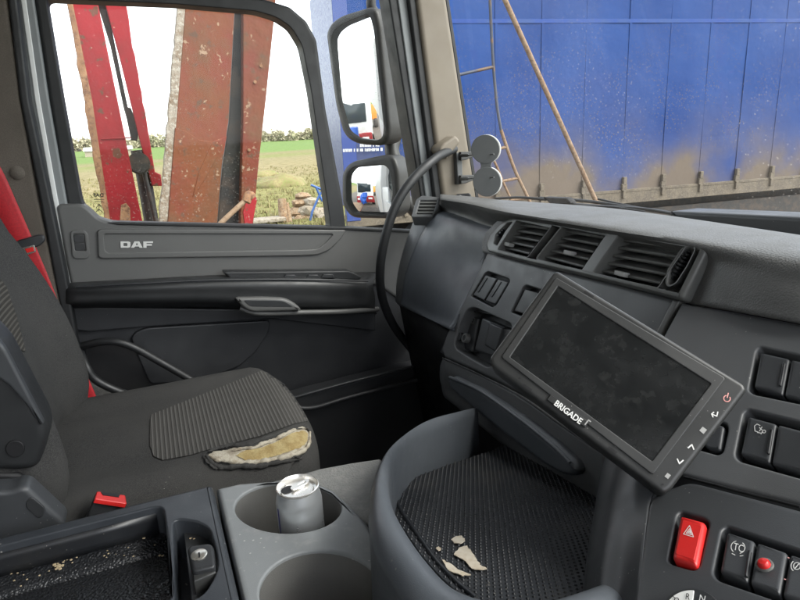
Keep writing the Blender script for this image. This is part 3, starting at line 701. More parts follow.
plate('switch_face', [(675, 554), (682.5, 520), (702, 525.5), (694, 560)], LP, M['redplastic'], b, top=.0042, thick=.002, bev=.0006, r=.002)
strokes('symbol', [[(683.5, 534), (689.5, 525.5), (693.5, 537), (683.5, 534)], [(686.2, 533.2), (689.6, 528.6), (691.6, 534.8), (686.2, 533.2)], [(688, 532.4), (689.5, 530.8), (690.3, 533), (688, 532.4)]], LP, .0006, M['print'], b, h=.0046)
b = rocker([(719.5, 571), (727, 531), (755, 540.5), (747.5, 582)], [(744, 575), (748, 549), (751, 550), (747, 576)], LP)
text_on('symbol', 'TC', (733, 549.5), (743, 552.5), (734.2, 542.5), LP, M['print'], b, h=.0016)
strokes('symbol', [ring_px(738, 547.2, 7, 6.2, 8, 120, 240, 15), ring_px(738, 547.2, 7, 6.2, 8, -60, 60, 15), [(732, 553.5), (735, 555)], [(740, 556), (743, 555.5)]], LP, .0006, M['print'], b, h=.0016)
b = rocker([(749.5, 583), (757, 541.5), (787.5, 552), (780, 594.5)], None, LP)
bm = bmesh.new(); lathe_bm(bm, [(.0001, .005), (.003, .0045), (.0042, .003), (.0046, 0)], LP.hit(764.6, 565.5, .002), LP.n, 20)
lb = obj('red_lens', mesh(bm), M['redplastic'], b)
bm = bmesh.new(); lathe_bm(bm, [(.0044, .0), (.0048, .002), (.006, .0018), (.0064, 0)], LP.hit(764.6, 565.5, .001), LP.n, 20)
obj('lens_ring', mesh(bm), M['vent'], b)
b = rocker([(782, 595.5), (790, 553), (818, 563), (812, 606)], None, LP)
strokes('symbol', [ring_px(797, 566, 3.5, 3.5, 12), ring_px(797, 566, 6, 6, 6, 130, 230), [(794.5, 569), (799.5, 563)]], LP, .0006, M['print'], b, h=.0016)
strokes('symbol', [[(788, 557.5), (789.2, 558)], [(784.5, 579), (785.5, 579.5)]], LP, .0008, M['printred'], b, h=.0016)
# gear selector dial
cd = LP.hit(691, 613, .004); rr = (LP.hit(722, 613, .004) - cd).length
bm = bmesh.new(); lathe_bm(bm, [(.0001, .0), (rr * .93, .0), (rr, -.002), (rr * 1.02, -.01)], cd + LP.n * .003, LP.n, 48)
dl = obj('gear_dial', mesh(bm), M['dark'], t)
def wedge(a0, a1, r0, r1, m, h):
    pts = [(691 + r1 * math.cos(R_(a)), 613 - r1 * .86 * math.sin(R_(a))) for a in range(a0, a1 + 1, 4)] + [(691 + r0 * math.cos(R_(a)), 613 - r0 * .86 * math.sin(R_(a))) for a in range(a1, a0 - 1, -4)]
    plate('dial_sector', pts, LP, m, dl, top=h, thick=.001, bev=.0001)
wedge(84, 148, 8, 26.5, M['print'], .008)
text_on('symbol', 'R', (685.5, 599), (689.5, 600), (686.4, 593), LP, M['black'], dl, h=.0086)
text_on('symbol', 'N', (699, 600.5), (704.5, 602), (700.2, 594.5), LP, M['print'], dl, h=.0086)
strokes('symbol', [ring_px(676.5, 599.5, 2, 1.8, 12), [(672, 595.5), (675, 598)], [(678, 601), (680, 603)]], LP, .0006, M['black'], dl, h=.0086)
box('driver_fascia', (.72, -.24, -.42), (.14, .47, .19), M['panel'], t, bev=.02, seg=3)
# side wall of the driver's console
k0 = [LP.hit(668, 470, .0), LP.hit(652, 495, .0), LP.hit(645, 530, .0), LP.hit(638, 600, .0), LP.hit(628, 680, 0)]
k1 = [dp(648, 452, .60), dp(634, 483, .585), dp(628, 530, .552), dp(619, 600, .50), dp(610, 680, .455)]
k2 = [dp(634, 432, .645), dp(617, 470, .625), dp(607, 520, .585), dp(598, 580, .535), dp(588, 680, .47)]
k3 = [dp(624, 415, .70), dp(609, 460, .68), dp(600, 512, .64), dp(592, 570, .59), dp(584, 680, .50)]
k4 = [p + V(.14, .0, 0) for p in k3]
sheet('console_side', [k0, k1, k2, k3, k4], M['lower'], t, nu=20, nv=30, thick=.006, sharp=70)

def plate2(name, pts, pl, m, parent=None, top=0.0, thick=.01, bev=.0015, r=0.0, holes=(), base=None, sharp=40, kind=None):
    bm = bmesh.new()
    plate_bm(bm, [V(q[0], q[1]) for q in rounded([V(*p) for p in pts], r)], [[V(q[0], q[1]) for q in rounded([V(*p) for p in h], hr)] for h, hr in holes], pl, top, thick, bev)
    return obj(name, mesh(bm), m, parent, kind, base=base, sharp=sharp)

# ------------------------------------------------------------------ monitor
MS = 1.06
MP = Plane(dp(555, 271, .62 * MS), dp(746, 389, .53 * MS), dp(488, 359, .60 * MS))
t = thing('monitor', 'black camera monitor tilted in front of the dash with touch symbols down one side', 'monitor', MP.hit(650, 480, -.03))
mo = [(489, 358), (553, 272), (558, 270.5), (745, 384), (747.5, 390), (671, 490), (663, 494.5), (492, 366)]
plate('casing', mo, MP, M['casing'], t, top=0, thick=.026, bev=.004, r=.006)
fo = [(501, 357), (556, 277), (726, 378), (653, 475)]
fi = [(510, 357), (558, 286), (711, 383.5), (652, 461)]
plate('bezel', fo, MP, M['casing2'], t, top=.0016, thick=.004, bev=.001, r=.003, holes=[(fi, .001)])
plate('screen', [(508, 357), (558, 284), (713, 383.5), (652, 463)], MP, M['screen'], t, top=.0004, thick=.003, bev=0)
plate('badge_plate', [(547, 399.5), (551, 394.5), (588.5, 421.5), (585, 427)], MP, M['casing'], t, top=.0026, thick=.003, bev=.0005)
text_on('lettering', 'BRIGADE', (553.6, 404.8), (579.6, 424.6), (557.4, 399.8), MP, M['print'], t, h=.0032, bold=.025)
strokes('badge_notch', [[(585, 424.5), (588.5, 420)], [(588.5, 420), (590.5, 421.5)]], MP, .0012, M['printgrey'], t, h=.0032)
HI = .0006
ic = strokes('touch_symbol', [ring_px(727, 398.5, 3.3, 3.1, 14, -50, 230, 25), [(728.3, 393.2), (727.2, 397.5)]], MP, .0009, M['printred'], t, h=HI)
strokes('touch_symbol', [[(717.8, 412), (716.8, 416.2), (711.6, 414)], [(713.8, 412.2), (711.6, 414), (713, 417)]], MP, .0010, M['print'], t, h=HI)
plate('touch_symbol', [(699.3, 430.5), (702.6, 426.6), (707, 429.8), (703.6, 434)], MP, M['printgrey'], t, top=HI, thick=.0004, bev=0)
strokes('touch_symbol', [[(688.2, 447.8), (691.9, 444.6), (693.8, 449.3)]], MP, .0011, M['print'], t, h=HI)
strokes('touch_symbol', [[(677.3, 459), (679.4, 463.6), (683.2, 460.3)]], MP, .0011, M['print'], t, h=HI)
plate('touch_symbol', [(664.5, 476.3), (667.5, 472.8), (671, 475.3), (668, 479)], MP, M['printgrey'], t, top=HI, thick=.0004, bev=0)
strokes('pin_hole', [[(662.3, 484), (663.3, 484.7)]], MP, .0012, M['black'], t, h=HI)
for a, b in (((585, 291.5), (593, 296.5)), ((674, 348), (682, 353)), ((524, 385), (531, 390)), ((609, 447.5), (616, 452.5))):
    strokes('case_slot', [[a, b]], MP, .0022, M['black'], t, h=.0003)
strokes('screw', [[(519, 378), (520, 378.6)], [(615, 446.5), (616, 447.2)]], MP, .0016, M['black'], t, h=.0022)
# arm behind the monitor
tube('mount_arm', [MP.hit(640, 370, -.02), MP.hit(650, 365, -.06), RP.hit(668, 380, -.02)], .011, M['dark'], t, n=12)

# ------------------------------------------------------------------ engine tunnel, console, storage box
ZT = -.42
t = thing('engine_tunnel', 'grained grey engine tunnel cover between the seat and the dash', 'tunnel cover', (.2, .5, -1.1))
plate2('lower_body', [(-.55, .1), (.40, .1), (.40, .60), (.30, .66), (.0, .70), (-.55, .70)], ZP(ZT - .12), M['carpetgrey'], t, thick=.5, bev=.012, r=.03)
plate('top_cover', [(262, 483.5), (290, 476), (320, 467.5), (350, 462), (381, 457.5), (378, 475), (374, 498), (377, 530), (398, 572), (420, 610), (415, 640), (408, 600), (383, 556), (357, 520), (330, 496), (310, 486)], ZP(ZT - .008), M['carpetgrey'], t, thick=.10, bev=.006)

t = thing('cup_holder_console', 'smooth grey console with two large round cup holders beside the storage box', 'console', (.1, .5, ZT - .01))
c1 = ring_px(288, 507.5, 53.5, 25.5, 40)[:-1]; c2 = ring_px(321, 593, 62, 43, 40)[:-1]
plate('top_plate', [(216, 488), (240, 482.5), (290, 479), (316, 482), (336, 491), (361, 515), (385, 548), (410, 592), (440, 660), (262, 680)], ZP(ZT), M['console'], t, thick=.115, bev=.006, holes=[(c1, 0), (c2, 0)])
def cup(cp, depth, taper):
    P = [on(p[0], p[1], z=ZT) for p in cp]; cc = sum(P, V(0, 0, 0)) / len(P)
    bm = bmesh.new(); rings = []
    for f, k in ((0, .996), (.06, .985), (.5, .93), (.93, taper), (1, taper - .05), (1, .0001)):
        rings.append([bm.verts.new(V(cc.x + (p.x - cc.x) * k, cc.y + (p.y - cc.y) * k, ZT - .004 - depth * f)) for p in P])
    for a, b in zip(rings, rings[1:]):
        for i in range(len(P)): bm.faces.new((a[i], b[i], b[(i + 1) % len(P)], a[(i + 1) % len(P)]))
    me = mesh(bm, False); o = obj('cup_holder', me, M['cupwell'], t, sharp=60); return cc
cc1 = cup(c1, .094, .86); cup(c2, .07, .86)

# can
t = thing('drink_can', 'slim silver drink can, opened, standing in the far cup holder', 'can', (0, 0, 0))
ct = dp(297.5, 486, .69); zb = ZT - .004 - .094
t.location = V(ct.x, ct.y, zb) + V(0, 0, HC); BASE[t] = t.location.copy()
hc = ct.z - zb
bm = bmesh.new(); lathe_bm(bm, [(.0001, .004), (.019, .003), (.0215, .0), (.0265, .008), (.0265, hc - .018), (.0255, hc - .012), (.0232, hc - .004), (.0228, hc - .002)], V(ct.x, ct.y, zb), seg=48)
cbody = obj('body', mesh(bm), M['alu'], t, sharp=50)
bm = bmesh.new()
for i in range(8):
    pass
a0 = math.atan2(-ct.y, -ct.x) - .95
vs = []
for j, z in enumerate((.010, hc - .0185)):
    vs.append([bm.verts.new(V(ct.x + .0267 * math.cos(a0 + k * .05), ct.y + .0267 * math.sin(a0 + k * .05), zb + z)) for k in range(-5, -2)])
for k in range(2): bm.faces.new((vs[0][k], vs[0][k + 1], vs[1][k + 1], vs[1][k]))
obj('printed_band', mesh(bm), M['canblue'], cbody)
bm = bmesh.new(); lathe_bm(bm, [(.0228, hc - .003), (.0242, hc - .001), (.0246, hc + .0005), (.0236, hc + .001), (.0224, hc - .001), (.0216, hc - .005), (.0185, hc - .0058), (.0175, hc - .0045), (.0001, hc - .0042)], V(ct.x, ct.y, zb), seg=48)
lid = obj('lid', mesh(bm), M['alutop'], t, sharp=50)
ld = ZP(ct.z - .0036)
plate('opening', ring_px(287.5, 489.5, 7, 3.4, 20, 0, 360, -18)[:-1], ld, M['black'], lid, top=.0, thick=.0004, bev=0)
plate('pull_tab', [(290, 488), (293, 484.5), (306, 478.5), (309.5, 479), (308.5, 482), (296, 488.5), (292, 490)], ZP(ct.z - .001), M['alutop'], lid, thick=.0012, bev=.0003, r=.003, holes=[([(297, 484.8), (304.5, 480.8), (306, 482), (299, 486)], .001)])

# storage box with lock
t = thing('storage_box', 'dark storage box with open rubber lined tray and a key lock', 'storage box', (-.25, .48, ZT - .15))
x1, y1 = .024, .716
def q2(px, py): p = on(px, py, z=ZT); return (p.x, p.y)
hx, hy = q2(163, 509)
hole = [(-.50, .22), q2(173, 605), q2(166, 525), (hx, hy), (-.50, hy)]
rec = [q2(174, 523), q2(196, 525), q2(210, 532), q2(217, 556), q2(219, 572), q2(212, 588), q2(203, 601), q2(176, 612)]
plate2('box_top', [(-.55, .16), (x1 + .003, .16), (x1 - .002, y1), (-.55, y1)], ZP(ZT + .006), M['box'], t, thick=.16, bev=.006, r=.006, holes=[(hole, .014), (rec, .012)])
plate2('tray_floor', [(-.52, .2), (.0, .2), (.0, .72), (-.52, .72)], ZP(ZT - .045), M['box'], t, thick=.005, bev=0)
sheet('tray_slope', [[V(-.51, hy + .004, ZT - .028), V(hx + .01, hy + .004, ZT - .028)], [V(-.51, hy - .03, ZT - .040), V(hx + .01, hy - .03, ZT - .040)]], M['leathermat'], t, nu=8, nv=4, thick=.003)
plate2('tray_mat', [(-.49, .2), q2(170, 605)[0:2], (q2(163, 555)[0] + .002, hy - .033), (-.49, hy - .033)], ZP(ZT - .037), M['leathermat'], t, thick=.006, bev=.002)
sheet('tray_liner', [[V(-.51, hy - .001, ZT - .003), V(hx - .008, hy - .001, ZT - .003)], [V(-.51, hy - .003, ZT - .03), V(hx - .008, hy - .003, ZT - .03)]], M['mat'], t, nu=8, nv=4, thick=.001)
plate2('lock_recess', [(-.06, .2), (.02, .2), (.02, .70), (-.02, .70), (hx + .02, .70), (hx + .02, .3)], ZP(ZT - .012), M['dark'], t, thick=.004, bev=0)
# lock block
lk = thing('tray_lock', 'small black lock block with a round keyhole on the storage box', 'lock', on(203, 572, z=ZT - .012))
a_, b_, d_ = on(187, 548, z=ZT + .014), on(213, 543, z=ZT + .014), on(192, 569, z=ZT + .012)
LK = Plane(a_, b_, d_)
plate('lock_body', [(187, 549), (190, 545), (210, 542.5), (213.5, 546), (215.5, 566), (193, 571)], LK, M['dark'], lk, top=.0, thick=.026, bev=.003, r=.004)
plate('lock_latch', [(192, 572), (215, 567), (216, 572), (194, 581)], LK, M['casing2'], lk, top=-.006, thick=.018, bev=.002)
bm = bmesh.new(); lathe_bm(bm, [(.0001, .0012), (.0070, .0012), (.0082, .0004), (.0084, -.002)], LK.hit(199, 554.5, .0004), LK.n, 28)
kk = obj('keyhole_plate', mesh(bm), M['chrome'], lk)
strokes('keyhole', [[(199, 552.5), (199.3, 556.8)]], LK, .0016, M['black'], kk, h=.002)

# storage tray with rubber mat
t = thing('storage_tray', 'dark curved storage tray with studded rubber mat in front of the dash', 'tray', (.3, .45, ZT - .02))
ZR = -.35
zz = [-.47, -.445, -.422, -.392, -.370, -.356, -.35, -.35, -.35, -.35, -.35, -.35, -.35]
op = [(475, 407), (461, 410.5), (429, 418), (395, 441), (377, 465), (369, 498), (372, 532), (393, 572)]
ip = [(478, 412), (462, 415.5), (424, 430), (398, 448), (388, 469), (390, 498), (405, 529), (430, 563), (458, 588)]
oo = [on(*p, z=z) for p, z in zip(op, zz)] + [V(.147, .348, ZR), V(.172, .298, ZR), V(.22, .286, ZR - .004), V(.275, .293, ZR - .012), V(.315, .31, ZR - .03)]
ii = [on(*p, z=z) for p, z in zip(ip, zz)] + [V(.207, .330, ZR), V(.235, .322, ZR - .004), V(.275, .325, ZR - .012), V(.31, .340, ZR - .03)]
N = 70
O, I = spline(oo, N), spline(ii, N)
rows = []
for kind in range(7):
    r = []
    for o_, i_ in zip(O, I):
        w = (i_ - o_)
        r.append([o_ - w * .10 + V(0, 0, -.10), o_ - w * .02 + V(0, 0, -.03), o_ + V(0, 0, -.008), o_ + w * .45 + V(0, 0, .003), i_ + V(0, 0, -.004), i_ + w * .08 + V(0, 0, -.03), i_ + w * .25 + V(0, 0, -.095)][kind])
    rows.append(r)
sheet('tray_wall', rows, M['tray'], t, nu=N, nv=36, thick=0, sharp=70)
MZ = Plane(on(493, 456, z=-.500), on(408, 488, z=-.468), on(435, 548, z=-.432))
mpx = [(560, 410), (493, 450), (450, 464), (402, 482), (386, 494), (391, 509), (404, 530), (422, 556), (442, 578), (463, 597), (490, 614), (540, 635), (640, 635), (640, 430)]
mloop = [V(*MZ.p2(*p)) for p in mpx]
plate('rubber_mat', mpx, MZ, M['mat'], t, thick=.004, bev=.001)
# studs of the mat, one mass
def inside(p, L_):
    c_ = False
    for i in range(len(L_)):
        a, b = L_[i - 1], L_[i]
        if (a.y > p.y) != (b.y > p.y) and p.x < (b.x - a.x) * (p.y - a.y) / (b.y - a.y) + a.x: c_ = not c_
    return c_
bm = bmesh.new(); st = .0068
bx0, bx1 = min(p.x for p in mloop), max(p.x for p in mloop); by0, by1 = min(p.y for p in mloop), max(p.y for p in mloop)
for j in range(int((by1 - by0) / (st * .87)) + 1):
    for i in range(int((bx1 - bx0) / st) + 1):
        x, y = bx0 + i * st + (st / 2 if j % 2 else 0), by0 + j * st * .87
        if not inside(V(x, y), mloop): continue
        b0 = [bm.verts.new(MZ.at((x + .0019 * math.cos(a), y + .0019 * math.sin(a)), 0)) for a in [k * math.tau / 6 for k in range(6)]]
        b1 = [bm.verts.new(MZ.at((x + .0012 * math.cos(a), y + .0012 * math.sin(a)), .0015)) for a in [k * math.tau / 6 for k in range(6)]]
        for k in range(6): bm.faces.new((b0[k], b0[(k + 1) % 6], b1[(k + 1) % 6], b1[k]))
        bm.faces.new(b1)
so_ = obj('mat_studs', mesh(bm), M['mat'], t, kind='stuff', sharp=60)
tube('mat_edge', [MZ.hit(*p, .001) for p in ((398, 490), (397, 500), (404, 515), (420, 538), (436, 560), (455, 580), (476, 598))], .0026, M['mat'], t, seg=8)
# torn paper scraps on the mat
def scrap(px, label, seed):
    rnd = random.Random(seed); pl = Plane(MZ.o + MZ.n * .002, None, n=MZ.n); pts = [pl.p2(*p) for p in px]; out = []
    for i, p in enumerate(pts):
        q = pts[(i + 1) % len(pts)]; out.append(p)
        for k in (.33, .66): out.append(p.lerp(q, k) + V(rnd.uniform(-1, 1), rnd.uniform(-1, 1)) * .0009)
    bm = bmesh.new(); plate_bm(bm, out, [], pl, .0006, .0008, 0)
    tag(obj('paper_scrap', mesh(bm), M['paper'], None, base=pl.at(pts[0]), sharp=40), label, 'paper scrap', 'torn paper scraps on the rubber mat')
scrap([(454, 555), (459, 548), (467, 546), (472, 553), (477, 560), (480, 565), (487, 569), (481, 570), (472, 569), (466, 562)], 'largest torn scrap of beige paper on the studded mat', 1)
scrap([(442, 560), (449, 563), (458, 570), (471, 575), (462, 576), (449, 571)], 'long narrow scrap of torn beige paper near the tray wall', 2)
scrap([(451, 540), (456, 536.5), (462, 536), (465, 541), (460, 544), (454, 543)], 'smaller torn paper scrap above the largest one on the mat', 3)
scrap([(436, 548), (439, 546.5), (441, 549.5), (438.5, 551)], 'tiny paper flake at the left edge of the mat', 4)
# crumbs
def crumbs(spots, z, name, label):
    bm = bmesh.new(); rnd = random.Random(5)
    for px, py, n, spr, sz in spots:
        for _ in range(n):
            c_ = on(px + rnd.gauss(0, spr), py + rnd.gauss(0, spr * .4), z=z); s = sz * rnd.uniform(.5, 1.3)
            bmesh.ops.create_icosphere(bm, subdivisions=1, radius=s, matrix=Matrix.Translation(c_) @ Matrix.Diagonal((1, rnd.uniform(.5, 1), .5, 1)))
    o = obj(name, mesh(bm), M['crumb'], None, kind='stuff', base=on(spots[0][0], spots[0][1], z=z), sharp=40)
    o['label'] = label; o['category'] = 'crumbs'
crumbs([(58, 566, 16, 3, .0021), (68, 559, 9, 4, .0017), (95, 551, 6, 10, .0013), (140, 538, 2, 2, .0018), (30, 573, 7, 14, .0012), (15, 573, 2, 2, .0017), (120, 547, 9, 14, .0011)], ZT - .030, 'crumbs', 'pale crumbs scattered along the back of the storage box tray')
crumbs([(161, 556, 3, 1.2, .0014)], ZT - .034, 'crumbs', 'few pale crumbs in the corner of the tray near the lock')
crumbs([(192, 539, 3, 1.5, .0012)], ZT - .0115, 'crumbs', 'pale crumb in the recess behind the lock')

# ------------------------------------------------------------------ passenger seat
t = thing('passenger_seat', 'charcoal cloth passenger seat with ribbed centre and torn front corner', 'seat', (-.05, 1.02, -1.1))
sc = V(-.055, 1.015, -.545); sh = (.265, .235, .085)
def defc(u, p):
    q = p.copy()
    if u.z > 0:
        k = max(0, u.z)
        q.z += k * (.012 * (1 - u.y * u.y) + .010 * max(0, u.x) ** 2 - .004)
        q.z += k * .010 * math.exp(-((abs(u.y) - .72) / .16) ** 2) * (1 - max(0, u.x) ** 3)
    f = max(0, u.x)
    q.x -= f ** 3 * (abs(u.y) ** 3) * .055
    q.x -= f ** 2 * max(0, -u.z) * .03
    q.y *= 1 - .05 * f ** 3
    return q
bm = bmesh.new(); rbox_bm(bm, sc, sh, .055, 30, defc)
bmc = bm.copy(); CB = BVHTree.FromBMesh(bmc); bmc.free()
cush = obj('cushion', mesh(bm), M['cloth'], t, sharp=80)
def drape(name, px, bvh, m, parent, off=.0015, step=2.0, sharp=80, jitter=0):
    """patch laid on a surface: px outline sampled on a grid plus its border"""
    bm = bmesh.new()
    pts = [V(*p) for p in px]
    per = []
    for i in range(len(pts)):
        a, b = pts[i], pts[(i + 1) % len(pts)]
        n = max(1, int((b - a).length / step))
        per += [a.lerp(b, k / n) for k in range(n)]
    rnd = random.Random(len(px))
    if jitter: per = [p + V(rnd.uniform(-1, 1), rnd.uniform(-1, 1)) * jitter for p in per]
    x0, x1_ = min(p.x for p in per), max(p.x for p in per); y0, y1_ = min(p.y for p in per), max(p.y for p in per)
    inn = []
    y = y0 + step
    while y < y1_:
        x = x0 + step
        while x < x1_:
            p = V(x, y)
            if inside(p, per) and min((p - q).length for q in per) > step * .6: inn.append(p)
            x += step
        y += step
    from mathutils.geometry import delaunay_2d_cdt
    allp = per + inn; ne = [(i, (i + 1) % len(per)) for i in range(len(per))]
    vv, _, ff, *_r = delaunay_2d_cdt(allp, ne, [], 1, 1e-4)
    vs = []
    for p in vv:
        r = ray(p.x, p.y); h = bvh.ray_cast(V(0, 0, 0), r.normalized())
        vs.append((h[0] + h[1] * off) if h[0] is not None else None)
    bv = [bm.verts.new(v) if v is not None else None for v in vs]
    for f in ff:
        if all(bv[i] is not None for i in f):
            try: bm.faces.new([bv[i] for i in f])
            except ValueError: pass
    bmesh.ops.delete(bm, geom=[v for v in bm.verts if not v.link_faces], context='VERTS')
    bm.normal_update()
    for f in bm.faces:
        if f.normal.dot(f.calc_center_median()) > 0: f.normal_flip()
    return obj(name, mesh(bm, False), m, parent, sharp=sharp)
drape('ribbed_panel', [(150, 421), (152, 415), (180, 404), (215, 390), (262, 371), (275, 370), (288, 378), (299, 392), (307, 410), (310, 421), (295, 424), (260, 437), (220, 447), (190, 456), (163, 461), (154, 457), (150, 446)], CB, M['cloth_rib'], cush, .0016, 3.0)
# torn front corner
drape('torn_lining', [(208, 456), (214, 453), (224, 452), (234, 449), (246, 450), (262, 446), (280, 439), (292, 432), (303, 429.5), (308, 432), (309, 440), (305, 449), (298, 455), (284, 459), (266, 463), (250, 464), (236, 462), (220, 462), (212, 462)], CB, M['lining'], cush, .0022, 2.0, jitter=.7)
drape('exposed_foam', [(236, 457), (246, 452), (262, 449), (280, 442), (292, 435), (302, 432), (306, 434), (306, 441), (301, 447), (291, 452), (276, 457), (258, 461), (246, 462)], CB, M['foam'], cush, .0034, 2.0, jitter=.4)
drape('frayed_edge', [(206, 458), (209, 453), (222, 451), (238, 448), (236, 444.5), (222, 448), (208, 453), (204, 457), (207, 464), (214, 470), (224, 470), (214, 463)], CB, M['cloth'], cush, .0046, 1.6, jitter=1.0)
drape('frayed_edge', [(236, 450), (247, 449), (263, 444), (280, 436), (293, 429), (305, 427), (311, 432), (311, 441), (307, 450), (299, 456.5), (284, 461), (266, 465), (240, 467), (240, 464.5), (266, 462.5), (284, 458.5), (297, 454.5), (305, 448), (308.5, 441), (308, 433), (304, 430), (294, 432), (281, 438.5), (264, 446), (248, 451)], CB, M['cloth'], cush, .0050, 1.6, jitter=.7)
rnd = random.Random(77)
def lip(px, r0, m, name):
    pts = []
    for i, p in enumerate(px):
        h = CB.ray_cast(V(0, 0, 0), ray(p[0] + rnd.uniform(-.5, .5), p[1] + rnd.uniform(-.5, .5)).normalized())
        if h[0] is not None: pts.append(h[0] + h[1] * rnd.uniform(.003, .0055))
    tube(name, pts, lambda q: r0 * (.55 + .45 * abs(math.sin(q * 23)) + .35 * abs(math.sin(q * 51))) * (.4 + .6 * math.sin(math.pi * (.06 + .88 * q))), m, cush, n=len(pts) * 7, seg=7)
lip([(232, 453), (243, 451), (254, 449.5), (264, 446), (273, 442.5), (282, 438.5), (292, 433), (300, 430), (306, 430)], .0030, M['lining'], 'torn_lip')
lip([(210, 459), (218, 462.5), (228, 463), (240, 464), (252, 463.5), (264, 462.5), (276, 460), (287, 457), (297, 453.5), (304, 448), (308, 441), (308, 434)], .0040, M['lining'], 'torn_lip')
lip([(206, 459), (214, 466), (226, 468.5), (242, 468), (258, 467), (272, 464.5), (286, 461.5), (299, 457)], .0040, M['cloth'], 'frayed_edge')
lip([(209, 454), (220, 450.5), (232, 448), (246, 447), (262, 443), (278, 436), (292, 429.5), (303, 427)], .0034, M['cloth'], 'frayed_edge')
drape('stain', [(281, 384), (285, 383.5), (287, 385), (284, 386.5)], CB, M['dark'], cush, .0024, 1.2)
# lower cushion skirt
box('seat_base', (-.10, 1.015, -.86), (.20, .19, .24), M['black'], t, bev=.02)
# backrest
bh = (.075, .222, .40)
def lean_x(z):
    d = z + .40
    if d < 0: return -3.5 * d * d
    if d < .27: return -.05 * d - .85 * d * d
    return -.0135 - .062 - .28 * (d - .27)
def defb(u, p):
    q = p.copy()
    if u.x > 0:
        q.x += .032 * math.exp(-((abs(u.y) - .84) / .24) ** 2) * (1 - .5 * max(0, u.z))
        q.x -= .016 * (1 - u.y * u.y)
    q.y *= 1 - .10 * max(0, u.z) ** 2 - .03 * max(0, -u.z)
    q.x += lean_x(q.z + bc.z)
    return q
bc = V(-.249, 1.016, -.14)
bm = bmesh.new(); rbox_bm(bm, bc, bh, .06, 34, defb)
bmc = bm.copy(); BB = BVHTree.FromBMesh(bmc); bmc.free()
bkr = obj('backrest', mesh(bm), M['cloth'], t, sharp=80)
drape('ribbed_panel', [(-30, 268), (0, 280), (6, 288), (16, 318), (25, 352), (18, 350), (0, 330), (-30, 300)], BB, M['cloth_ribb'], bkr, .0016, 3.0)
# recliner cover and lever
YPc = YP(.79)
rc = plate('recliner_cover', [(-60, 300), (-10, 330), (4, 345), (30, 394), (45, 422), (48, 436), (44, 453), (37, 469), (20, 472), (-60, 470)], YPc, M['armblack'], t, top=.0, thick=.05, bev=.010, r=.008)
plate('cover_lip', [(-30, 322), (-8, 333), (5, 349), (30, 397), (44, 424), (40, 426), (26, 405), (8, 385), (-30, 360)], YPc, M['lower'], rc, top=.004, thick=.01, bev=.003, r=.004)
plate('pivot_cap', ring_px(15, 449, 9.5, 8.5, 24)[:-1], YPc, M['black'], rc, top=.003, thick=.006, bev=.001)
plate('lower_cover', [(-60, 472), (18, 474), (30, 482), (26, 500), (-60, 520)], YPc, M['black'], t, top=-.004, thick=.05, bev=.006)
lv = plate('recliner_lever', [(-40, 492), (10, 491), (20, 487), (28, 488), (66, 523), (58, 545), (-40, 560)], YP(.755), M['lower'], t, top=.0, thick=.03, bev=.006, r=.008)
plate('lever_pad', [(26, 501), (32, 497), (45, 508), (44, 516), (38, 519), (26, 508)], YP(.755), M['dark'], lv, top=.0015, thick=.004, bev=.001, r=.004)
# belt buckle
bk = thing('belt_buckle', 'black belt buckle with red release button between seat and storage box', 'buckle', on(110, 530, y=.785))
BP = Plane(on(95, 499, y=.775), on(127, 505, y=.775), on(97, 490, y=.80))
plate('buckle_body', [(94, 499.5), (96.5, 490.5), (126.5, 494.5), (128, 504.5)], BP, M['dark'], bk, top=-.003, thick=.06, bev=.004, r=.004)
rb_ = plate('release_button', [(95, 498.5), (97, 491), (125.5, 495), (127, 503.5)], BP, M['redplastic'], bk, top=.001, thick=.006, bev=.0015, r=.002)
plate('tongue_slot', [(101, 492), (120, 494.5), (119, 497), (103, 494.8)], BP, M['black'], rb_, top=.0018, thick=.002, bev=0)
# seat belt
t = thing('seat_belt', 'bright red seat belt hanging between the door pillar and the seat', 'seat belt', (-.2, 1.345, -1.0))
L_ = [(-60, 130, 1.372), (-20, 195, 1.37), (2, 236, 1.366), (30, 290, 1.36), (58, 345, 1.352), (74, 390, 1.345), (83, 412, 1.34), (95, 445, 1.335)]
R2 = [(-50, 85, 1.372), (-2, 163, 1.37), (16, 201, 1.366), (38, 252, 1.36), (56, 296, 1.352), (80, 358, 1.345), (98, 401, 1.34), (112, 440, 1.335)]
sheet('webbing', [[on(a, b, y=c_) for a, b, c_ in L_], [on((a + d) / 2, (b + e) / 2, y=c_ - .003) for (a, b, c_), (d, e, f) in zip(L_, R2)], [on(a, b, y=c_) for a, b, c_ in R2]], M['redbelt'], t, nu=50, nv=8, thick=.0016, sharp=70)
tg = plate('belt_tongue', [(13, 246), (17, 241), (38, 235), (44, 236), (45, 241), (40, 246), (20, 252)], YP(1.345), M['dark'], t, thick=.012, bev=.003, r=.005)
plate('tongue_plate', [(21, 248), (34, 245), (36, 252), (25, 256)], YP(1.340), M['chrome'], tg, thick=.003, bev=.0006, r=.002)
plate('tongue_red', [(25, 249), (33, 247), (34.5, 251), (27, 253)], YP(1.340), M['redplastic'], tg, top=.0008, thick=.002, bev=.0004)

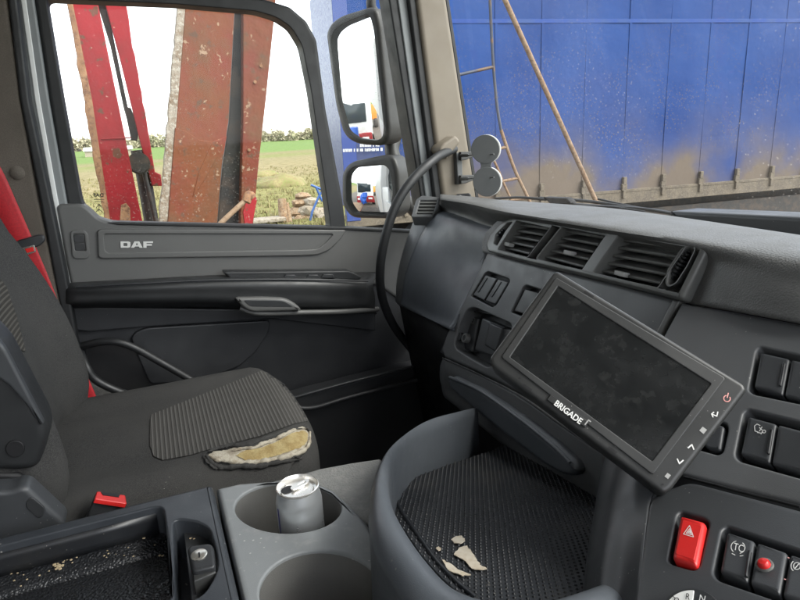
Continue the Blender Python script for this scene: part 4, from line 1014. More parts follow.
# ------------------------------------------------------------------ round disc mount at the windscreen
BPn = Plane(on(486, 165, x=.72), None, n=V(-.62, -.78, .02))
t = thing('disc_mount', 'dark grey mount with two round discs, one above the other, at the windscreen corner', 'mount', BPn.hit(486, 197))
d1 = ring_px(485.3, 149.2, 14.3, 14.6, 36)[:-1]; d2 = ring_px(486.8, 181.8, 14, 14.8, 36)[:-1]
for d_ in (d1, d2):
    e_ = plate('disc_rim', [(x + 1.2, y - .2) for x, y in d_], BPn, M['discedge'], t, top=-.003, thick=.005, bev=.001)
    plate('disc', d_, BPn, M['disc'], t, top=.0, thick=.006, bev=.0012)
plate('neck', [(478.5, 158), (492.5, 158), (491, 166), (493, 172), (479.5, 172), (481, 166)], BPn, M['disc'], t, top=-.001, thick=.006, bev=.001)
BW = YP(1.372)
br = plate('wall_bracket', [(456.5, 152.5), (462, 153), (463, 184), (458, 184.5)], BW, M['disc'], t, top=.004, thick=.018, bev=.002)
for y0, y1_ in ((155.5, 154.2), (179, 177.3)):
    A_ = BW.hit(461, y0, .012); B_ = BPn.hit(494, y1_, .012)
    tube('arm', [A_, A_.lerp(B_, .35), B_], lambda q: .0042 if q < .36 else .0016, M['disc'], t, n=24, seg=8)
    plate('hinge', [(461, y0 - 3.5), (474, y0 - 4), (474, y0 + 1), (466, y0 + 4.5), (461, y0 + 5)], BW, M['casing2'], t, top=.014, thick=.012, bev=.0015)
t2 = thing('dash_sensor', 'small black sensor block on the dash below the disc mount', 'sensor', on(463, 198, z=-.152))
SPn = Plane(on(463, 195, x=.74), None, n=V(-.5, -.8, .2))
plate('sensor_body', [(456, 198), (456.5, 194), (469, 193), (471, 194.5), (470.5, 198.5), (462, 199)], SPn, M['dark'], t2, thick=.02, bev=.002, r=.002)
strokes('sensor_print', [[(460, 195.5), (461.5, 196)]], SPn, .003, M['printgrey'], t2)

# ------------------------------------------------------------------ wiper outside the windscreen
t = thing('windscreen_wiper', 'black windscreen wiper lying along the bottom of the windscreen', 'wiper', on(560, 203, x=1.02))
tube('wiper_arm', [on(496, 198.5, x=1.00), on(520, 197.5, x=1.02), on(546, 199.5, x=1.04)], .004, M['rubber'], t, n=16)
tube('wiper_blade', [on(540, 198, x=1.05), on(585, 201, x=1.06), on(625, 206.5, x=1.06), on(668, 212.5, x=1.06)], .0042, M['rubber'], t, n=24)
tube('wiper_spine', [on(560, 203, x=1.04), on(600, 206, x=1.04), on(640, 208.5, x=1.04), on(672, 213.5, x=1.04)], .0035, M['dark'], t, n=24)
plate('wiper_joint', [(543, 197), (566, 198), (571, 203), (560, 205), (552, 207), (549, 203)], XP(1.03), M['black'], t, thick=.02, bev=.003, r=.004)
tube('wiper_hose', [on(598, 199, x=1.07), on(630, 206, x=1.08), on(652, 210, x=1.08)], .0025, M['rubber'], t, n=14)
tube('wiper_linkage', [on(575, 206, x=1.02), on(610, 207, x=1.02), on(645, 212, x=1.03)], .003, M['rubber'], t, n=14)

# ------------------------------------------------------------------ door mirrors
t = thing('door_mirror', 'grey door mirror with tall upper glass and small lower glass', 'mirror', on(395, 215, y=1.62))
MIR = []
def mirror_head(name, vp, y, out, gls, rdir, Rc, thick, bev):
    c0 = on(vp[0], vp[1], y=y); n = (rdir.normalized() - c0.normalized()).normalized()
    pl = Plane(c0, None, n=n)
    hs = plate(name, out, pl, M['mirrorhouse'], t, top=.006, thick=thick, bev=bev, r=.025, holes=[(gls, .014)])
    plate('back_shell', [(sum(p[0] for p in out) / len(out) + (p[0] - sum(q[0] for q in out) / len(out)) * .97, sum(p[1] for p in out) / len(out) + (p[1] - sum(q[1] for q in out) / len(out)) * .97) for p in out], pl, M['mirrorhouse'], hs, top=-.012, thick=thick - .012, bev=.002, r=.025)
    lo = [V(q[0], q[1]) for q in rounded([V(*pl.p2(p[0], p[1], .001), 0) for p in gls], .016, 6)]
    cc = sum(lo, V(0, 0)) / len(lo)
    bm = bmesh.new(); rings = []
    for k in range(17):
        f = k / 16
        ring = []
        for p in lo:
            q = cc + (p - cc) * max(f, .0005) * 1.03
            ring.append(bm.verts.new(pl.at(q, -.001 - (q.x * q.x + q.y * q.y) / (2 * Rc))))
        rings.append(ring)
    for a, b in zip(rings, rings[1:]):
        for i in range(len(lo)): bm.faces.new((a[i], a[(i + 1) % len(lo)], b[(i + 1) % len(lo)], b[i]))
    o = obj('mirror_glass', mesh(bm), M['mirror'], hs, sharp=None)
    for p in o.data.polygons: p.use_smooth = True
    def ref(px, py):
        s = pl.hit(px, py); q = pl.to2(s); nn = (pl.n + (pl.u * q.x + pl.v * q.y) / Rc).normalized(); d = s.normalized()
        return s, d - nn * 2 * d.dot(nn)
    return ref
up_out = [(325.5, 32), (330, 23), (340, 15.5), (369, 6.5), (376, 9), (380, 24), (390, 128), (388, 141), (380, 146), (356, 144.5), (343, 136), (335, 104)]
up_gl = [(330.5, 40), (333.5, 31), (342, 24), (365, 14.5), (370, 16.5), (373.5, 30), (383.5, 128), (382.5, 137), (377, 140.5), (358, 138.5), (347, 131), (339, 101)]
REF1 = mirror_head('upper_mirror', (366, 101), 1.70, up_out, up_gl, V(-1, .035, .004), 2.6, .075, .012)
lo_out = [(341.5, 205), (341.5, 172), (349, 162), (384, 154.5), (393, 156), (398, 170), (399, 212), (390, 219), (350, 218)]
lo_gl = [(346.5, 203), (346.5, 175), (353, 167), (383, 164.5), (389, 169), (392.5, 190), (390, 210), (383, 215), (354, 214)]
REF2 = mirror_head('lower_mirror', (370, 187), 1.68, lo_out, lo_gl, V(-1, .05, -.01), .75, .06, .012)
tube('mirror_arm', [on(374, -40, y=1.74), on(371, 2, y=1.745), on(374, 12, y=1.75)], .014, M['mirrorhouse'], t, n=12)
tube('mirror_arm', [on(394, 138, y=1.74), on(392, 150, y=1.73), on(396, 165, y=1.72)], .022, M['mirrorhouse'], t, n=12)
tube('mirror_arm', [on(400, 196, y=1.70), on(420, 215, y=1.64), on(445, 240, y=1.56)], .022, M['mirrorhouse'], t, n=12)

# ------------------------------------------------------------------ outdoors
M['field'] = mat('field', (.20, .21, .075), .95)
def field_mat():
    m = bpy.data.materials.new('field_grass'); m.use_nodes = True; tr = m.node_tree; L = tr.links; b = tr.nodes['Principled BSDF']
    b.inputs['Roughness'].default_value = .95; b.inputs['Specular IOR Level'].default_value = .1
    g = tr.nodes.new('ShaderNodeNewGeometry'); sp = tr.nodes.new('ShaderNodeSeparateXYZ'); L.new(g.outputs['Position'], sp.inputs[0])
    n = tr.nodes.new('ShaderNodeTexNoise'); n.inputs['Scale'].default_value = .12; n.inputs['Detail'].default_value = 6; L.new(g.outputs['Position'], n.inputs['Vector'])
    # crop strips run along the yard; their edges wander
    ad = tr.nodes.new('ShaderNodeMath'); ad.operation = 'MULTIPLY_ADD'; L.new(n.outputs['Fac'], ad.inputs[0]); ad.inputs[1].default_value = 22; L.new(sp.outputs[1], ad.inputs[2])
    mx = tr.nodes.new('ShaderNodeMath'); mx.operation = 'MULTIPLY_ADD'; L.new(sp.outputs[0], mx.inputs[0]); mx.inputs[1].default_value = -.35; L.new(ad.outputs[0], mx.inputs[2])
    dv = tr.nodes.new('ShaderNodeMapRange'); dv.inputs[1].default_value = 0; dv.inputs[2].default_value = 260; L.new(mx.outputs[0], dv.inputs[0])
    r = tr.nodes.new('ShaderNodeValToRGB'); L.new(dv.outputs[0], r.inputs[0]); e = r.color_ramp.elements
    e[0].position = 0; e[0].color = (.21, .22, .066, 1); e[1].position = .16; e[1].color = (.25, .225, .10, 1)
    for p, c in ((.20, (.29, .235, .13, 1)), (.34, (.27, .225, .128, 1)), (.40, (.215, .225, .088, 1)), (.47, (.255, .21, .12, 1)), (.56, (.165, .235, .075, 1)), (.9, (.165, .235, .08, 1))):
        q = e.new(p); q.color = c
    n2 = tr.nodes.new('ShaderNodeTexNoise'); n2.inputs['Scale'].default_value = 1.1; n2.inputs['Detail'].default_value = 8; n2.inputs['Roughness'].default_value = .7; L.new(g.outputs['Position'], n2.inputs['Vector'])
    mr = tr.nodes.new('ShaderNodeMapRange'); mr.inputs[1].default_value = .42; mr.inputs[2].default_value = .62; L.new(n2.outputs['Fac'], mr.inputs[0])
    mi = tr.nodes.new('ShaderNodeMix'); mi.data_type = 'RGBA'; mi.blend_type = 'MULTIPLY'; mi.inputs[7].default_value = (.62, .66, .55, 1)
    L.new(mr.outputs[0], mi.inputs[0]); L.new(r.outputs[0], mi.inputs[6]); L.new(mi.outputs[2], b.inputs['Base Color'])
    bp = tr.nodes.new('ShaderNodeBump'); bp.inputs['Distance'].default_value = .15; L.new(n2.outputs['Fac'], bp.inputs['Height']); L.new(bp.outputs[0], b.inputs['Normal'])
    return m
M['fieldm'] = field_mat()
M['mud'] = mat('muddy_yard', (0.096, 0.075, 0.057), .75, grain=('n', 4, .8, .05), var=[(.8, .4, .65, (0.06, 0.051, 0.042)), (5, .5, .65, (0.144, 0.12, 0.096))])
M['straw'] = mat('straw_grass', (0.24, 0.2, 0.096), .95, var=[(2, .4, .6, (0.168, 0.176, 0.06)), (9, .45, .6, (0.192, 0.152, 0.072))])
M['tree'] = mat('spring_twigs', (.36, .33, .23), .95, spec=.1, var=[(.08, .4, .6, (.31, .31, .18)), (.8, .45, .6, (.30, .26, .18))])
M['curtain'] = None
def curtain_mat():
    m = bpy.data.materials.new('blue_curtain'); m.use_nodes = True; tr = m.node_tree; L = tr.links; b = tr.nodes['Principled BSDF']
    b.inputs['Specular IOR Level'].default_value = .2
    g = tr.nodes.new('ShaderNodeNewGeometry'); sp = tr.nodes.new('ShaderNodeSeparateXYZ'); L.new(g.outputs['Position'], sp.inputs[0])
    def noise(sc, d=5):
        n = tr.nodes.new('ShaderNodeTexNoise'); n.inputs['Scale'].default_value = sc; n.inputs['Detail'].default_value = d; L.new(g.outputs['Position'], n.inputs['Vector']); return n.outputs['Fac']
    def mr(f, a, b_, c=0, d=1):
        r = tr.nodes.new('ShaderNodeMapRange'); r.inputs[1].default_value = a; r.inputs[2].default_value = b_; r.inputs[3].default_value = c; r.inputs[4].default_value = d; L.new(f, r.inputs[0]); return r.outputs[0]
    def mm(op, a, b_):
        x = tr.nodes.new('ShaderNodeMath'); x.operation = op
        for i, q in enumerate((a, b_)):
            if isinstance(q, (int, float)): x.inputs[i].default_value = q
            else: L.new(q, x.inputs[i])
        return x.outputs[0]
    def mix(f, a, c):
        x = tr.nodes.new('ShaderNodeMix'); x.data_type = 'RGBA'; L.new(f, x.inputs[0])
        if isinstance(a, tuple): x.inputs[6].default_value = (*a, 1)
        else: L.new(a, x.inputs[6])
        x.inputs[7].default_value = (*c, 1); return x.outputs[2]
    c = mix(mr(noise(.7), .35, .65), (.006, .034, .150), (.010, .046, .180))
    # road dirt splashed up from below, densest at the bottom hem
    low = mr(sp.outputs[2], 3.2, 1.15)
    v = tr.nodes.new('ShaderNodeTexVoronoi'); v.inputs['Scale'].default_value = 22; L.new(g.outputs['Position'], v.inputs['Vector'])
    spk = mm('MULTIPLY', mr(v.outputs['Distance'], .34, .12), mr(noise(1.6), .38, .55))
    d1 = mm('MULTIPLY', low, mr(noise(.9, 9), .25, .75, .3, 1.2))
    d1 = mm('MULTIPLY', d1, d1)
    dd = mm('MAXIMUM', mr(d1, .02, .55, 0, .92), mm('MULTIPLY', spk, mr(sp.outputs[2], 4.4, 2.2, .08, .75)))
    c = mix(dd, c, (.135, .106, .073))
    L.new(c, b.inputs['Base Color']); L.new(mr(dd, 0, 1, .6, .95), b.inputs['Roughness'])
    bp = tr.nodes.new('ShaderNodeBump'); bp.inputs['Distance'].default_value = .05; bp.inputs['Strength'].default_value = .35; L.new(noise(2.2, 3), bp.inputs['Height']); L.new(bp.outputs[0], b.inputs['Normal'])
    return m
M['curtain'] = curtain_mat()
M['bluepost'] = mat('blue_trailer_post', (0.0165, 0.0375, 0.18), .4, var=[(2, .4, .65, (0.02625, 0.0525, 0.195))])
M['strap'] = mat('faded_blue_strap', (.020, .056, .22), .6, spec=.2, var=[(3, .45, .6, (.03, .066, .20))])
M['dirtrail'] = mat('dirty_trailer_rail', (0.1229, 0.09945, 0.0702), .8, var=[(6, .4, .6, (0.08482, 0.06903, 0.05148)), (40, .5, .65, (0.158, 0.1317, 0.09657))])
M['tyre'] = mat('tyre_rubber', (.02, .02, .02), .8)
M['greysteel'] = mat('grey_steel', (0.048, 0.056, 0.08), .6, var=[(5, .5, .6, (0.128, 0.08, 0.048))])
M['rust'] = mat('rusty_steel', (.20, .10, .05), .85, grain=('n', 60, .6, .004), var=[(9, .4, .6, (.30, .17, .09)), (40, .5, .65, (.14, .07, .04))])
M['rustpale'] = mat('pale_rusty_pole', (0.1875, 0.1162, 0.0675), .8, var=[(7, .4, .6, (0.2325, 0.1613, 0.105)), (30, .5, .65, (0.12, 0.0675, 0.0375))])
M['redpaint'] = mat('worn_red_paint', (0.2552, 0.01496, 0.01936), .65, spec=.25, grain=('n', 14, .3, .01), var=[(5, .5, .66, (0.2068, 0.0176, 0.01936)), (11, .60, .64, (0.1144, 0.0484, 0.0308)), (40, .64, .67, (0.3344, 0.176, 0.1408))])
M['rampface'] = mat('faded_rusty_red_paint', (.132, .046, .021), .75, spec=.2, grain=('n', 8, .5, .02), var=[(2.2, .4, .6, (0.1408, 0.0352, 0.02288)), (4, .5, .64, (0.1144, 0.05104, 0.0264)), (17, .58, .66, (0.088, 0.0484, 0.03168)), (22, .63, .67, (0.2376, 0.1584, 0.1056))])
M['rampedge'] = mat('weathered_ramp_edge', (.26, .22, .175), .85, grain=('n', 40, .8, .01), var=[(14, .4, .6, (.17, .12, .08)), (50, .5, .62, (.34, .31, .26))])
M['oil'] = mat('oily_black_steel', (.022, .020, .018), .55, var=[(9, .45, .6, (.05, .035, .025))])
M['wood'] = mat('weathered_wood', (0.252, 0.154, 0.084), .9, grain=('n', 30, .6, .01), var=[(6, .4, .6, (0.322, 0.238, 0.154)), (20, .5, .62, (0.154, 0.091, 0.056))])
M['stone'] = mat('pale_rubble', (0.294, 0.245, 0.182), .9, grain=('n', 12, .8, .03), var=[(4, .4, .6, (0.35, 0.308, 0.252)), (15, .5, .62, (0.196, 0.154, 0.112))])
M['bluesteel'] = mat('blue_tube_steel', (.05, .12, .34), .5)
M['orange'] = mat('orange_paint', (.65, .20, .02), .5)
M['glassdark'] = mat('dark_vehicle_glass', (.02, .03, .035), .1)
M['drumblue'] = mat('blue_drum_plastic', (.02, .12, .55), .4)

def flat(name, pts, z, m):
    bm = bmesh.new(); bm.faces.new([bm.verts.new((x, y, z)) for x, y in pts])
    return obj(name, mesh(bm), m, None, 'structure', base=(0, 0, z), sharp=None)
flat('ground', [(-1800, -1800), (1800, -1800), (1800, 1800), (-1800, 1800)], -HC, M['fieldm'])
flat('yard', [(-60, -30), (60, -30), (60, 14), (14, 15.5), (3, 16), (-6, 15), (-60, 13)], -HC + .006, M['mud'])
# gentle rise that carries the wood
bm = bmesh.new(); vs = []
for j in range(9):
    y = 150 + j * 40
    vs.append([bm.verts.new((x, y + 12 * math.sin(x * .02), -HC - .3 + (5.2 * (j / 8) ** 1.4) * (1 if x > -20 else max(.0, 1 + (x + 20) / 90)) * (1 if x < 260 else max(0, 1 - (x - 260) / 200)))) for x in range(-220, 520, 20)])
for a, b in zip(vs, vs[1:]):
    for i in range(len(a) - 1): bm.faces.new((a[i], a[i + 1], b[i + 1], b[i]))
obj('hill', mesh(bm), M['fieldm'], None, 'structure', base=(0, 300, -HC), sharp=None)
# far wood: a belt of bare spring trees seen as one mass
bm = bmesh.new(); rnd = random.Random(11)
def clump(x, y, z, s, n):
    for _ in range(n):
        d = V(rnd.gauss(0, .5), rnd.gauss(0, .5), rnd.gauss(0, .42)) * s
        c_ = V(x, y, z) + d; a = rnd.uniform(.3, .75) * s
        u = V(rnd.uniform(-1, 1), rnd.uniform(-1, 1), rnd.uniform(-1, 1)).normalized(); w = u.cross(V(rnd.uniform(-1, 1), rnd.uniform(-1, 1), rnd.uniform(-1, 1))).normalized()
        bm.faces.new([bm.verts.new(c_ + u * a), bm.verts.new(c_ - u * a * .6 + w * a * .7), bm.verts.new(c_ - u * a * .6 - w * a * .7)])
for i in range(170):
    x = -70 + i * 1.9 + rnd.uniform(-1, 1); y = 330 + rnd.uniform(-14, 14); h = rnd.uniform(3.6, 6.2) * (1.2 if x < 5 else 1)
    zb_ = -HC + (1.6 if x > 0 else .3)
    for k in range(7):
        clump(x + rnd.gauss(0, 1.2), y + rnd.gauss(0, 1.2), zb_ + h * (k + .6) / 7.5, h * .32 * (1.15 - .5 * k / 7), 34)
tw = obj('far_wood', mesh(bm, False), M['tree'], None, 'stuff', base=(60, 330, -HC), sharp=None)
tw['label'] = 'pale belt of bare trees along the far edge of the field'; tw['category'] = 'wood'
# rough grass between yard and field
bm = bmesh.new(); rnd = random.Random(3)
for _ in range(5200):
    y = 16.5 + 40 * rnd.random() ** 1.7; x = y * rnd.uniform(-.22, .36)
    s = rnd.uniform(.05, .15) * (1.6 if rnd.random() < .12 else 1)
    for k in range(4):
        a = rnd.uniform(0, math.tau); w = V(math.cos(a), math.sin(a), 0) * s * .16; tip = V(rnd.gauss(0, .35), rnd.gauss(0, .35), 1) * s; o_ = V(x + rnd.gauss(0, s * .4), y + rnd.gauss(0, s * .4), -HC)
        bm.faces.new([bm.verts.new(o_ - w), bm.verts.new(o_ + w), bm.verts.new(o_ + tip)])
gr = obj('rough_grass', mesh(bm, False), M['straw'], None, 'stuff', base=(2, 25, -HC), sharp=None)
gr['label'] = 'yellowish rough grass at the edge of the field'; gr['category'] = 'grass'
# straw heaps
def heap(px, py, w, h, label, seed):
    c_ = on(px, py, z=-HC); rnd = random.Random(seed); bm = bmesh.new()
    bmesh.ops.create_icosphere(bm, subdivisions=3, radius=1)
    for v in bm.verts:
        k = 1 + .18 * math.sin(v.co.x * 5 + seed) * math.cos(v.co.y * 4 + seed) + rnd.uniform(-.06, .06)
        v.co = V(v.co.x * w * k, v.co.y * w * .7 * k, max(-.05, v.co.z) * h * k) + c_
    tag(obj('straw_heap', mesh(bm), M['straw'], None, base=c_, sharp=80), label, 'straw heap', 'straw heaps on the field edge')
heap(281, 186, 1.5, .6, 'low heap of old straw on the field behind the rubble', 4)
heap(262, 176, 1.3, .4, 'flatter straw heap right beside the rusty ramp on the field', 9)

# far barn
t = thing('barn', 'long low white barn at the far edge of the field', 'barn', on(84, 155, z=-HC) * .9 if False else V(-9, 210, -HC))
box('wall', (-9, 210, -HC + 1.0), (6.5, 3, 1.0), M['stone'], t, bev=0)
bm = bmesh.new(); pr = [(-3.4, 1.9), (0, 3.0), (3.4, 1.9)]
va = [bm.verts.new((-15.8, 210 + a, -HC + b)) for a, b in pr]; vb = [bm.verts.new((-2.2, 210 + a, -HC + b)) for a, b in pr]
for k in range(3): bm.faces.new((va[k], va[(k + 1) % 3], vb[(k + 1) % 3], vb[k]))
bm.faces.new(va); bm.faces.new(vb)
obj('roof', mesh(bm), M['white'], t)
plate('door', [(78, 149), (81, 149), (81, 151.5), (78, 151.5)], YP(206.9), M['oil'], t, thick=.1, bev=0)

# blue curtain side trailer
dT = V(1, -.1265, 0).normalized(); nT = V(-dT.y, dT.x, 0) * -1
if nT.y > 0: nT = -nT
Q = V(2.86, 9.15, 0)
TP = Plane(Q, None, n=nT)
zlo, zhi, LEN = -1.17, 2.35, 13.4
t = thing('curtain_trailer', 'dirty blue curtain sided trailer parked ahead of the cab', 'trailer', V(Q.x + 6, Q.y, -HC))
def T(s, z, h=0): return Q + dT * s + V(0, 0, z) + nT * h
bm = bmesh.new(); rnd = random.Random(8); nx, nz = 180, 30; vs = []
for j in range(nz + 1):
    z = zlo + (zhi - zlo) * j / nz; row = []
    for i in range(nx + 1):
        s = .22 + (LEN - .22) * i / nx
        k = .002 * math.sin(s * 9.0) * (1 - .5 * j / nz) + .004 * math.sin(s * 3.1 + z) + .002 * math.sin(z * 4 + s * 2)
        row.append(bm.verts.new(T(s, z, k)))
    vs.append(row)
for j in range(nz):
    for i in range(nx): bm.faces.new((vs[j][i], vs[j][i + 1], vs[j + 1][i + 1], vs[j + 1][i]))
o = obj('curtain', mesh(bm), M['curtain'], t, sharp=None)
for p in o.data.polygons: p.use_smooth = True
def tbox(name, s0, s1, z0, z1, h0, h1, m, par=t, bev=.005):
    bm = bmesh.new(); bb = [T(s, z, h) for s in (s0, s1) for z in (z0, z1) for h in (h0, h1)]
    bv = [bm.verts.new(p) for p in bb]
    for f in ((0, 1, 3, 2), (4, 6, 7, 5), (0, 4, 5, 1), (2, 3, 7, 6), (0, 2, 6, 4), (1, 5, 7, 3)): bm.faces.new([bv[i] for i in f])
    if bev: bmesh.ops.bevel(bm, geom=bm.edges[:], offset=bev, segments=1, affect='EDGES')
    return obj(name, mesh(bm), m, par)
tbox('rear_post', 0, .22, -1.3, 2.4, -.12, .04, M['bluepost'])
tbox('body', .05, LEN, -1.1, 2.4, -2.5, -.1, M['bluepost'])
tbox('roof_rail', .0, LEN, 2.33, 2.48, -.12, .05, M['bluepost'])
tbox('side_guard', .3, LEN, -2.1, -1.55, -.25, -.15, M['oil'])
tbox('side_rail', 0, LEN, -1.40, -1.20, -.10, .03, M['dirtrail'])
tbox('hem', .22, LEN, -1.20, -1.15, -.02, .035, M['dirtrail'])
tbox('horizontal_seam', .22, LEN, 1.60, 1.66, .0, .010, M['strap'], bev=.003)
tbox('chassis', .4, LEN - 1, -1.7, -1.35, -1.6, -.9, M['oil'])
for s in (1.4, 2.7, 4.0):
    c_ = T(s, -HC + .5, -.2)
    w = cyl('wheel', c_, .5, .3, M['tyre'], t, axis=nT, seg=28, bev=.03)
    cyl('rim', c_ + nT * .13, .28, .06, M['dirtrail'], w, axis=nT, seg=20)
for s in (9.5,):
    tbox('landing_leg', s, s + .15, -HC, -1.35, -.35, -.2, M['oil'])
sx = [(576, 194), (622.5, 191.5), (665, 187), (704.5, 184.5), (740, 181.5), (772.3, 179), (803, 177)]
ss = [TP.hit(*p) for p in sx]; sval = [(p - Q).dot(dT) for p in ss]
step_ = (sval[-1] - sval[1]) / 5
allS = [sval[1] + step_ * k for k in range(-6, 12)]
allS = [s for s in allS if .5 < s < LEN - .2]
for s in allS:
    tbox('strap', s - .022, s + .022, zlo, zhi - .05, .003, .007, M['curtain'], bev=0)
    bm = bmesh.new()
    for z0, z1, w_, h1 in ((-1.06, -.93, .035, .06), (-1.17, -1.05, .05, .055), (-1.30, -1.16, .03, .06)):
        A0 = T(s, (z0 + z1) / 2, .01 + h1 / 2)
        rot = Matrix((dT, -nT, V(0, 0, 1))).transposed()
        box_bm(bm, A0, (w_, h1 / 2, (z1 - z0) / 2), rot, .006, 1)
    obj('buckle', mesh(bm), M['dirtrail'], t)
# small white wording low on the curtain (too blurred to read): broken strokes
rnd = random.Random(21); bm = bmesh.new()
for y0, x0, x1_ in ((144.5, 360, 378), (149, 343, 383)):
    x = x0
    while x < x1_:
        w_ = rnd.uniform(1.2, 2.4); sl2 = -.03 * (x - 343)
        for (a, b, c_, d_) in ((x, 0, x + .5, 3.0), (x + w_ - .6, 0, x + w_ - .1, 3.0), (x, rnd.choice((0, 1.3, 2.5)), x + w_ - .1, rnd.choice((.5, 1.8, 3.0)))):
            P4 = [TP.hit(p, y0 + sl2 + q, .05) for p, q in ((a, b), (c_, b), (c_, d_), (a, d_))]
            bm.faces.new([bm.verts.new(p) for p in P4])
        x += w_ + (rnd.choice((.3, .3, .3, 1.6)))
obj('lettering', mesh(bm), M['print'], t)

# ladder frame and pole in front of the trailer
LPn = Plane(Q + nT * .9, None, n=nT)
t = thing('ladder_frame', 'rusty ladder frame leaning against the blue trailer left of the long pole', 'ladder', LPn.hit(528, 240))
L1 = [(489, -40), (490, 0), (493, 60), (497, 105), (501, 130), (514, 168), (528, 198), (563, 272)]
tube('side_rail', [LPn.hit(*p) for p in L1[:5]], .022, M['greysteel'], t, n=40, seg=8)
tube('side_rail', [LPn.hit(*p) for p in L1[4:]], .026, M['rustpale'], t, n=30, seg=8)
tube('side_rail', [LPn.hit(*p) for p in ((487, 140), (490, 152), (497, 167), (510, 197), (548, 272))], .020, M['rustpale'], t, n=30, seg=8)
for a, b in (((493, 150), (507, 147)), ((501, 181.5), (519, 178)), ((510, 200), (530, 198)), ((458, 75), (493, 67))):
    tube('rung', [LPn.hit(*a), LPn.hit(*b)], .022, M['rustpale'] if a[0] > 480 else M['greysteel'], t, n=2, seg=8)
t = thing('leaning_pole', 'long pale rusty pole leaning diagonally in front of the blue trailer', 'pole', LPn.hit(612, 236, .2))
tube('pole', [LPn.hit(487, -40, .2), LPn.hit(505, 0, .2), LPn.hit(594, 197, .2), LPn.hit(629, 273, .2)], .036, M['rustpale'], t, n=20, seg=10)

# ------------------------------------------------------------------ low loader with raised ramps beyond the door
t = thing('low_loader', 'low loader trailer with brown plank deck running back beside the truck', 'trailer', V(-4, 4, -HC))
bm = bmesh.new(); box_bm(bm, V(-4.3, 4.1, -HC + .72), (5.2, 1.25, .10), None, .01, 1); obj('frame', mesh(bm), M['redpaint'], t)
for k in range(10):
    box('plank', (-4.3, 3.0 + k * .245, -HC + .845), (5.15, .115, .02), M['wood'], t, bev=.004, seg=1)
for x in (-5, -6.2):
    for y in (3.05, 5.1):
        w = cyl('wheel', (x, y, -HC + .42), .42, .25, M['tyre'], t, axis=V(0, 1, 0), seg=24, bev=.03); cyl('rim', (x, y - .12, -HC + .42), .22, .04, M['dirtrail'], w, axis=V(0, 1, 0), seg=16)
def ramp_plate(name, px, y, m, par, thick=.05, bev=.006, top=0, holes=()):
    return plate(name, px, YP(y), m, par, top=top, thick=thick, bev=bev, holes=holes)
def jag(a, b, n, amp, seed):
    rnd = random.Random(seed); return [(a[0] + (b[0] - a[0]) * k / n + (rnd.uniform(-amp, amp) if 0 < k < n else 0), a[1] + (b[1] - a[1]) * k / n) for k in range(n + 1)]
t = thing('red_ramp', 'bright red worn steel loading ramp standing upright, left of the rusty ramp', 'ramp', on(150, 330, y=4.3))
ramp_plate('face_plate', jag((62, -60), (109, 240), 22, .5, 3) + [(146, 240), (125, 138), (97, 0), (84, -60)], 4.3, M['redpaint'], t, thick=.10)
ramp_plate('edge_flange', [(60, -60)] + jag((66, 0), (108, 240), 26, 1.0, 5) + [(113, 240), (92, 100), (72, 0), (64, -60)], 4.28, M['rust'], t, thick=.05)
ramp_plate('second_plate', [(90, -60), (112, -60)] + jag((125, 0), (148, 130), 14, .9, 6) + [(155, 172), (161, 175), (162, 186), (152, 186), (139, 138), (120, 60), (104, 0)], 4.45, M['redpaint'], t, thick=.08)
ramp_plate('dark_stay', [(80, -60), (92, -60), (106, 0), (119, 65), (128, 108), (138, 137), (133, 140), (124, 110), (110, 45), (96, 0)], 4.52, M['oil'], t, thick=.08)
ramp_plate('gusset', [(124, 106), (131, 108), (139, 130), (137, 141), (131, 140)], 4.50, M['oil'], t, thick=.04)
tube('ram', [on(138, 150, y=4.55), on(144, 178, y=4.55), on(152, 225, y=4.55), on(155, 245, y=4.55)], .05, M['oil'], t, n=10)
cyl('hinge_pin', on(139, 163, y=4.45), .07, .2, M['oil'], t, axis=V(0, 1, 0), bev=.01)
ramp_plate('weld_seam', [(101, 138.5), (131, 137), (131, 138.2), (101, 139.8)], 4.3, M['redpaint'], t, top=.006, thick=.01, bev=.002)
ramp_plate('wear_patch', [(121, 205), (126, 203), (130, 208), (131, 230), (119, 232)], 4.3, M['rust'], t, top=.004, thick=.006, bev=.001)
tube('stay_bar', [on(139, 150, y=4.4), on(160, 240, y=4.4)], .016, M['oil'], t, n=2)

t = thing('rusty_ramp', 'wide faded rusty red loading ramp with pale weathered edge, right of the bright red ramp', 'ramp', on(215, 330, y=3.6))
ramp_plate('edge_plate', jag((183, -60), (157, 240), 40, .8, 8) + [(167, 240), (177, 120), (186, 8), (192, -60)], 3.6, M['rampedge'], t, thick=.08)
F1 = Plane(on(187, 8, y=3.60), on(236, 8, y=3.72), on(168, 222, y=3.60))
def rp(name, px, m, top=0, thick=.06, bev=.006): return plate(name, px, F1, m, t, top=top, thick=thick, bev=bev)
rp('face_plate', [(191, -60), (242, -60), (235, 8), (229, 120), (222, 165), (216, 240), (166.5, 240), (176.5, 120), (185.5, 8)], M['rampface'])
rp('bent_lower_plate', [(175.6, 128), (186, 131), (200, 140), (212, 142), (227, 136), (222, 165), (216, 240), (166.5, 240)], M['rampface'], top=.006, thick=.03, bev=.004)
rp('bent_flap', [(213, 142), (222, 139), (221, 150), (206, 178), (193, 197), (199, 172)], M['rampface'], top=.010, thick=.02, bev=.003)
ramp_plate('dark_web', [(236, -60), (246, -60), (244, 8), (243, 120), (241, 222), (240, 240), (216, 240), (222, 170), (229, 120), (235, 8)], 3.80, M['oil'], t, thick=.06)
ramp_plate('side_plate', [(245, -60), (280, -60), (275, 12), (266, 100), (258, 170), (252, 240), (240, 240), (241, 200), (243, 120), (243, 8)], 3.70, M['rampface'], t, thick=.08)
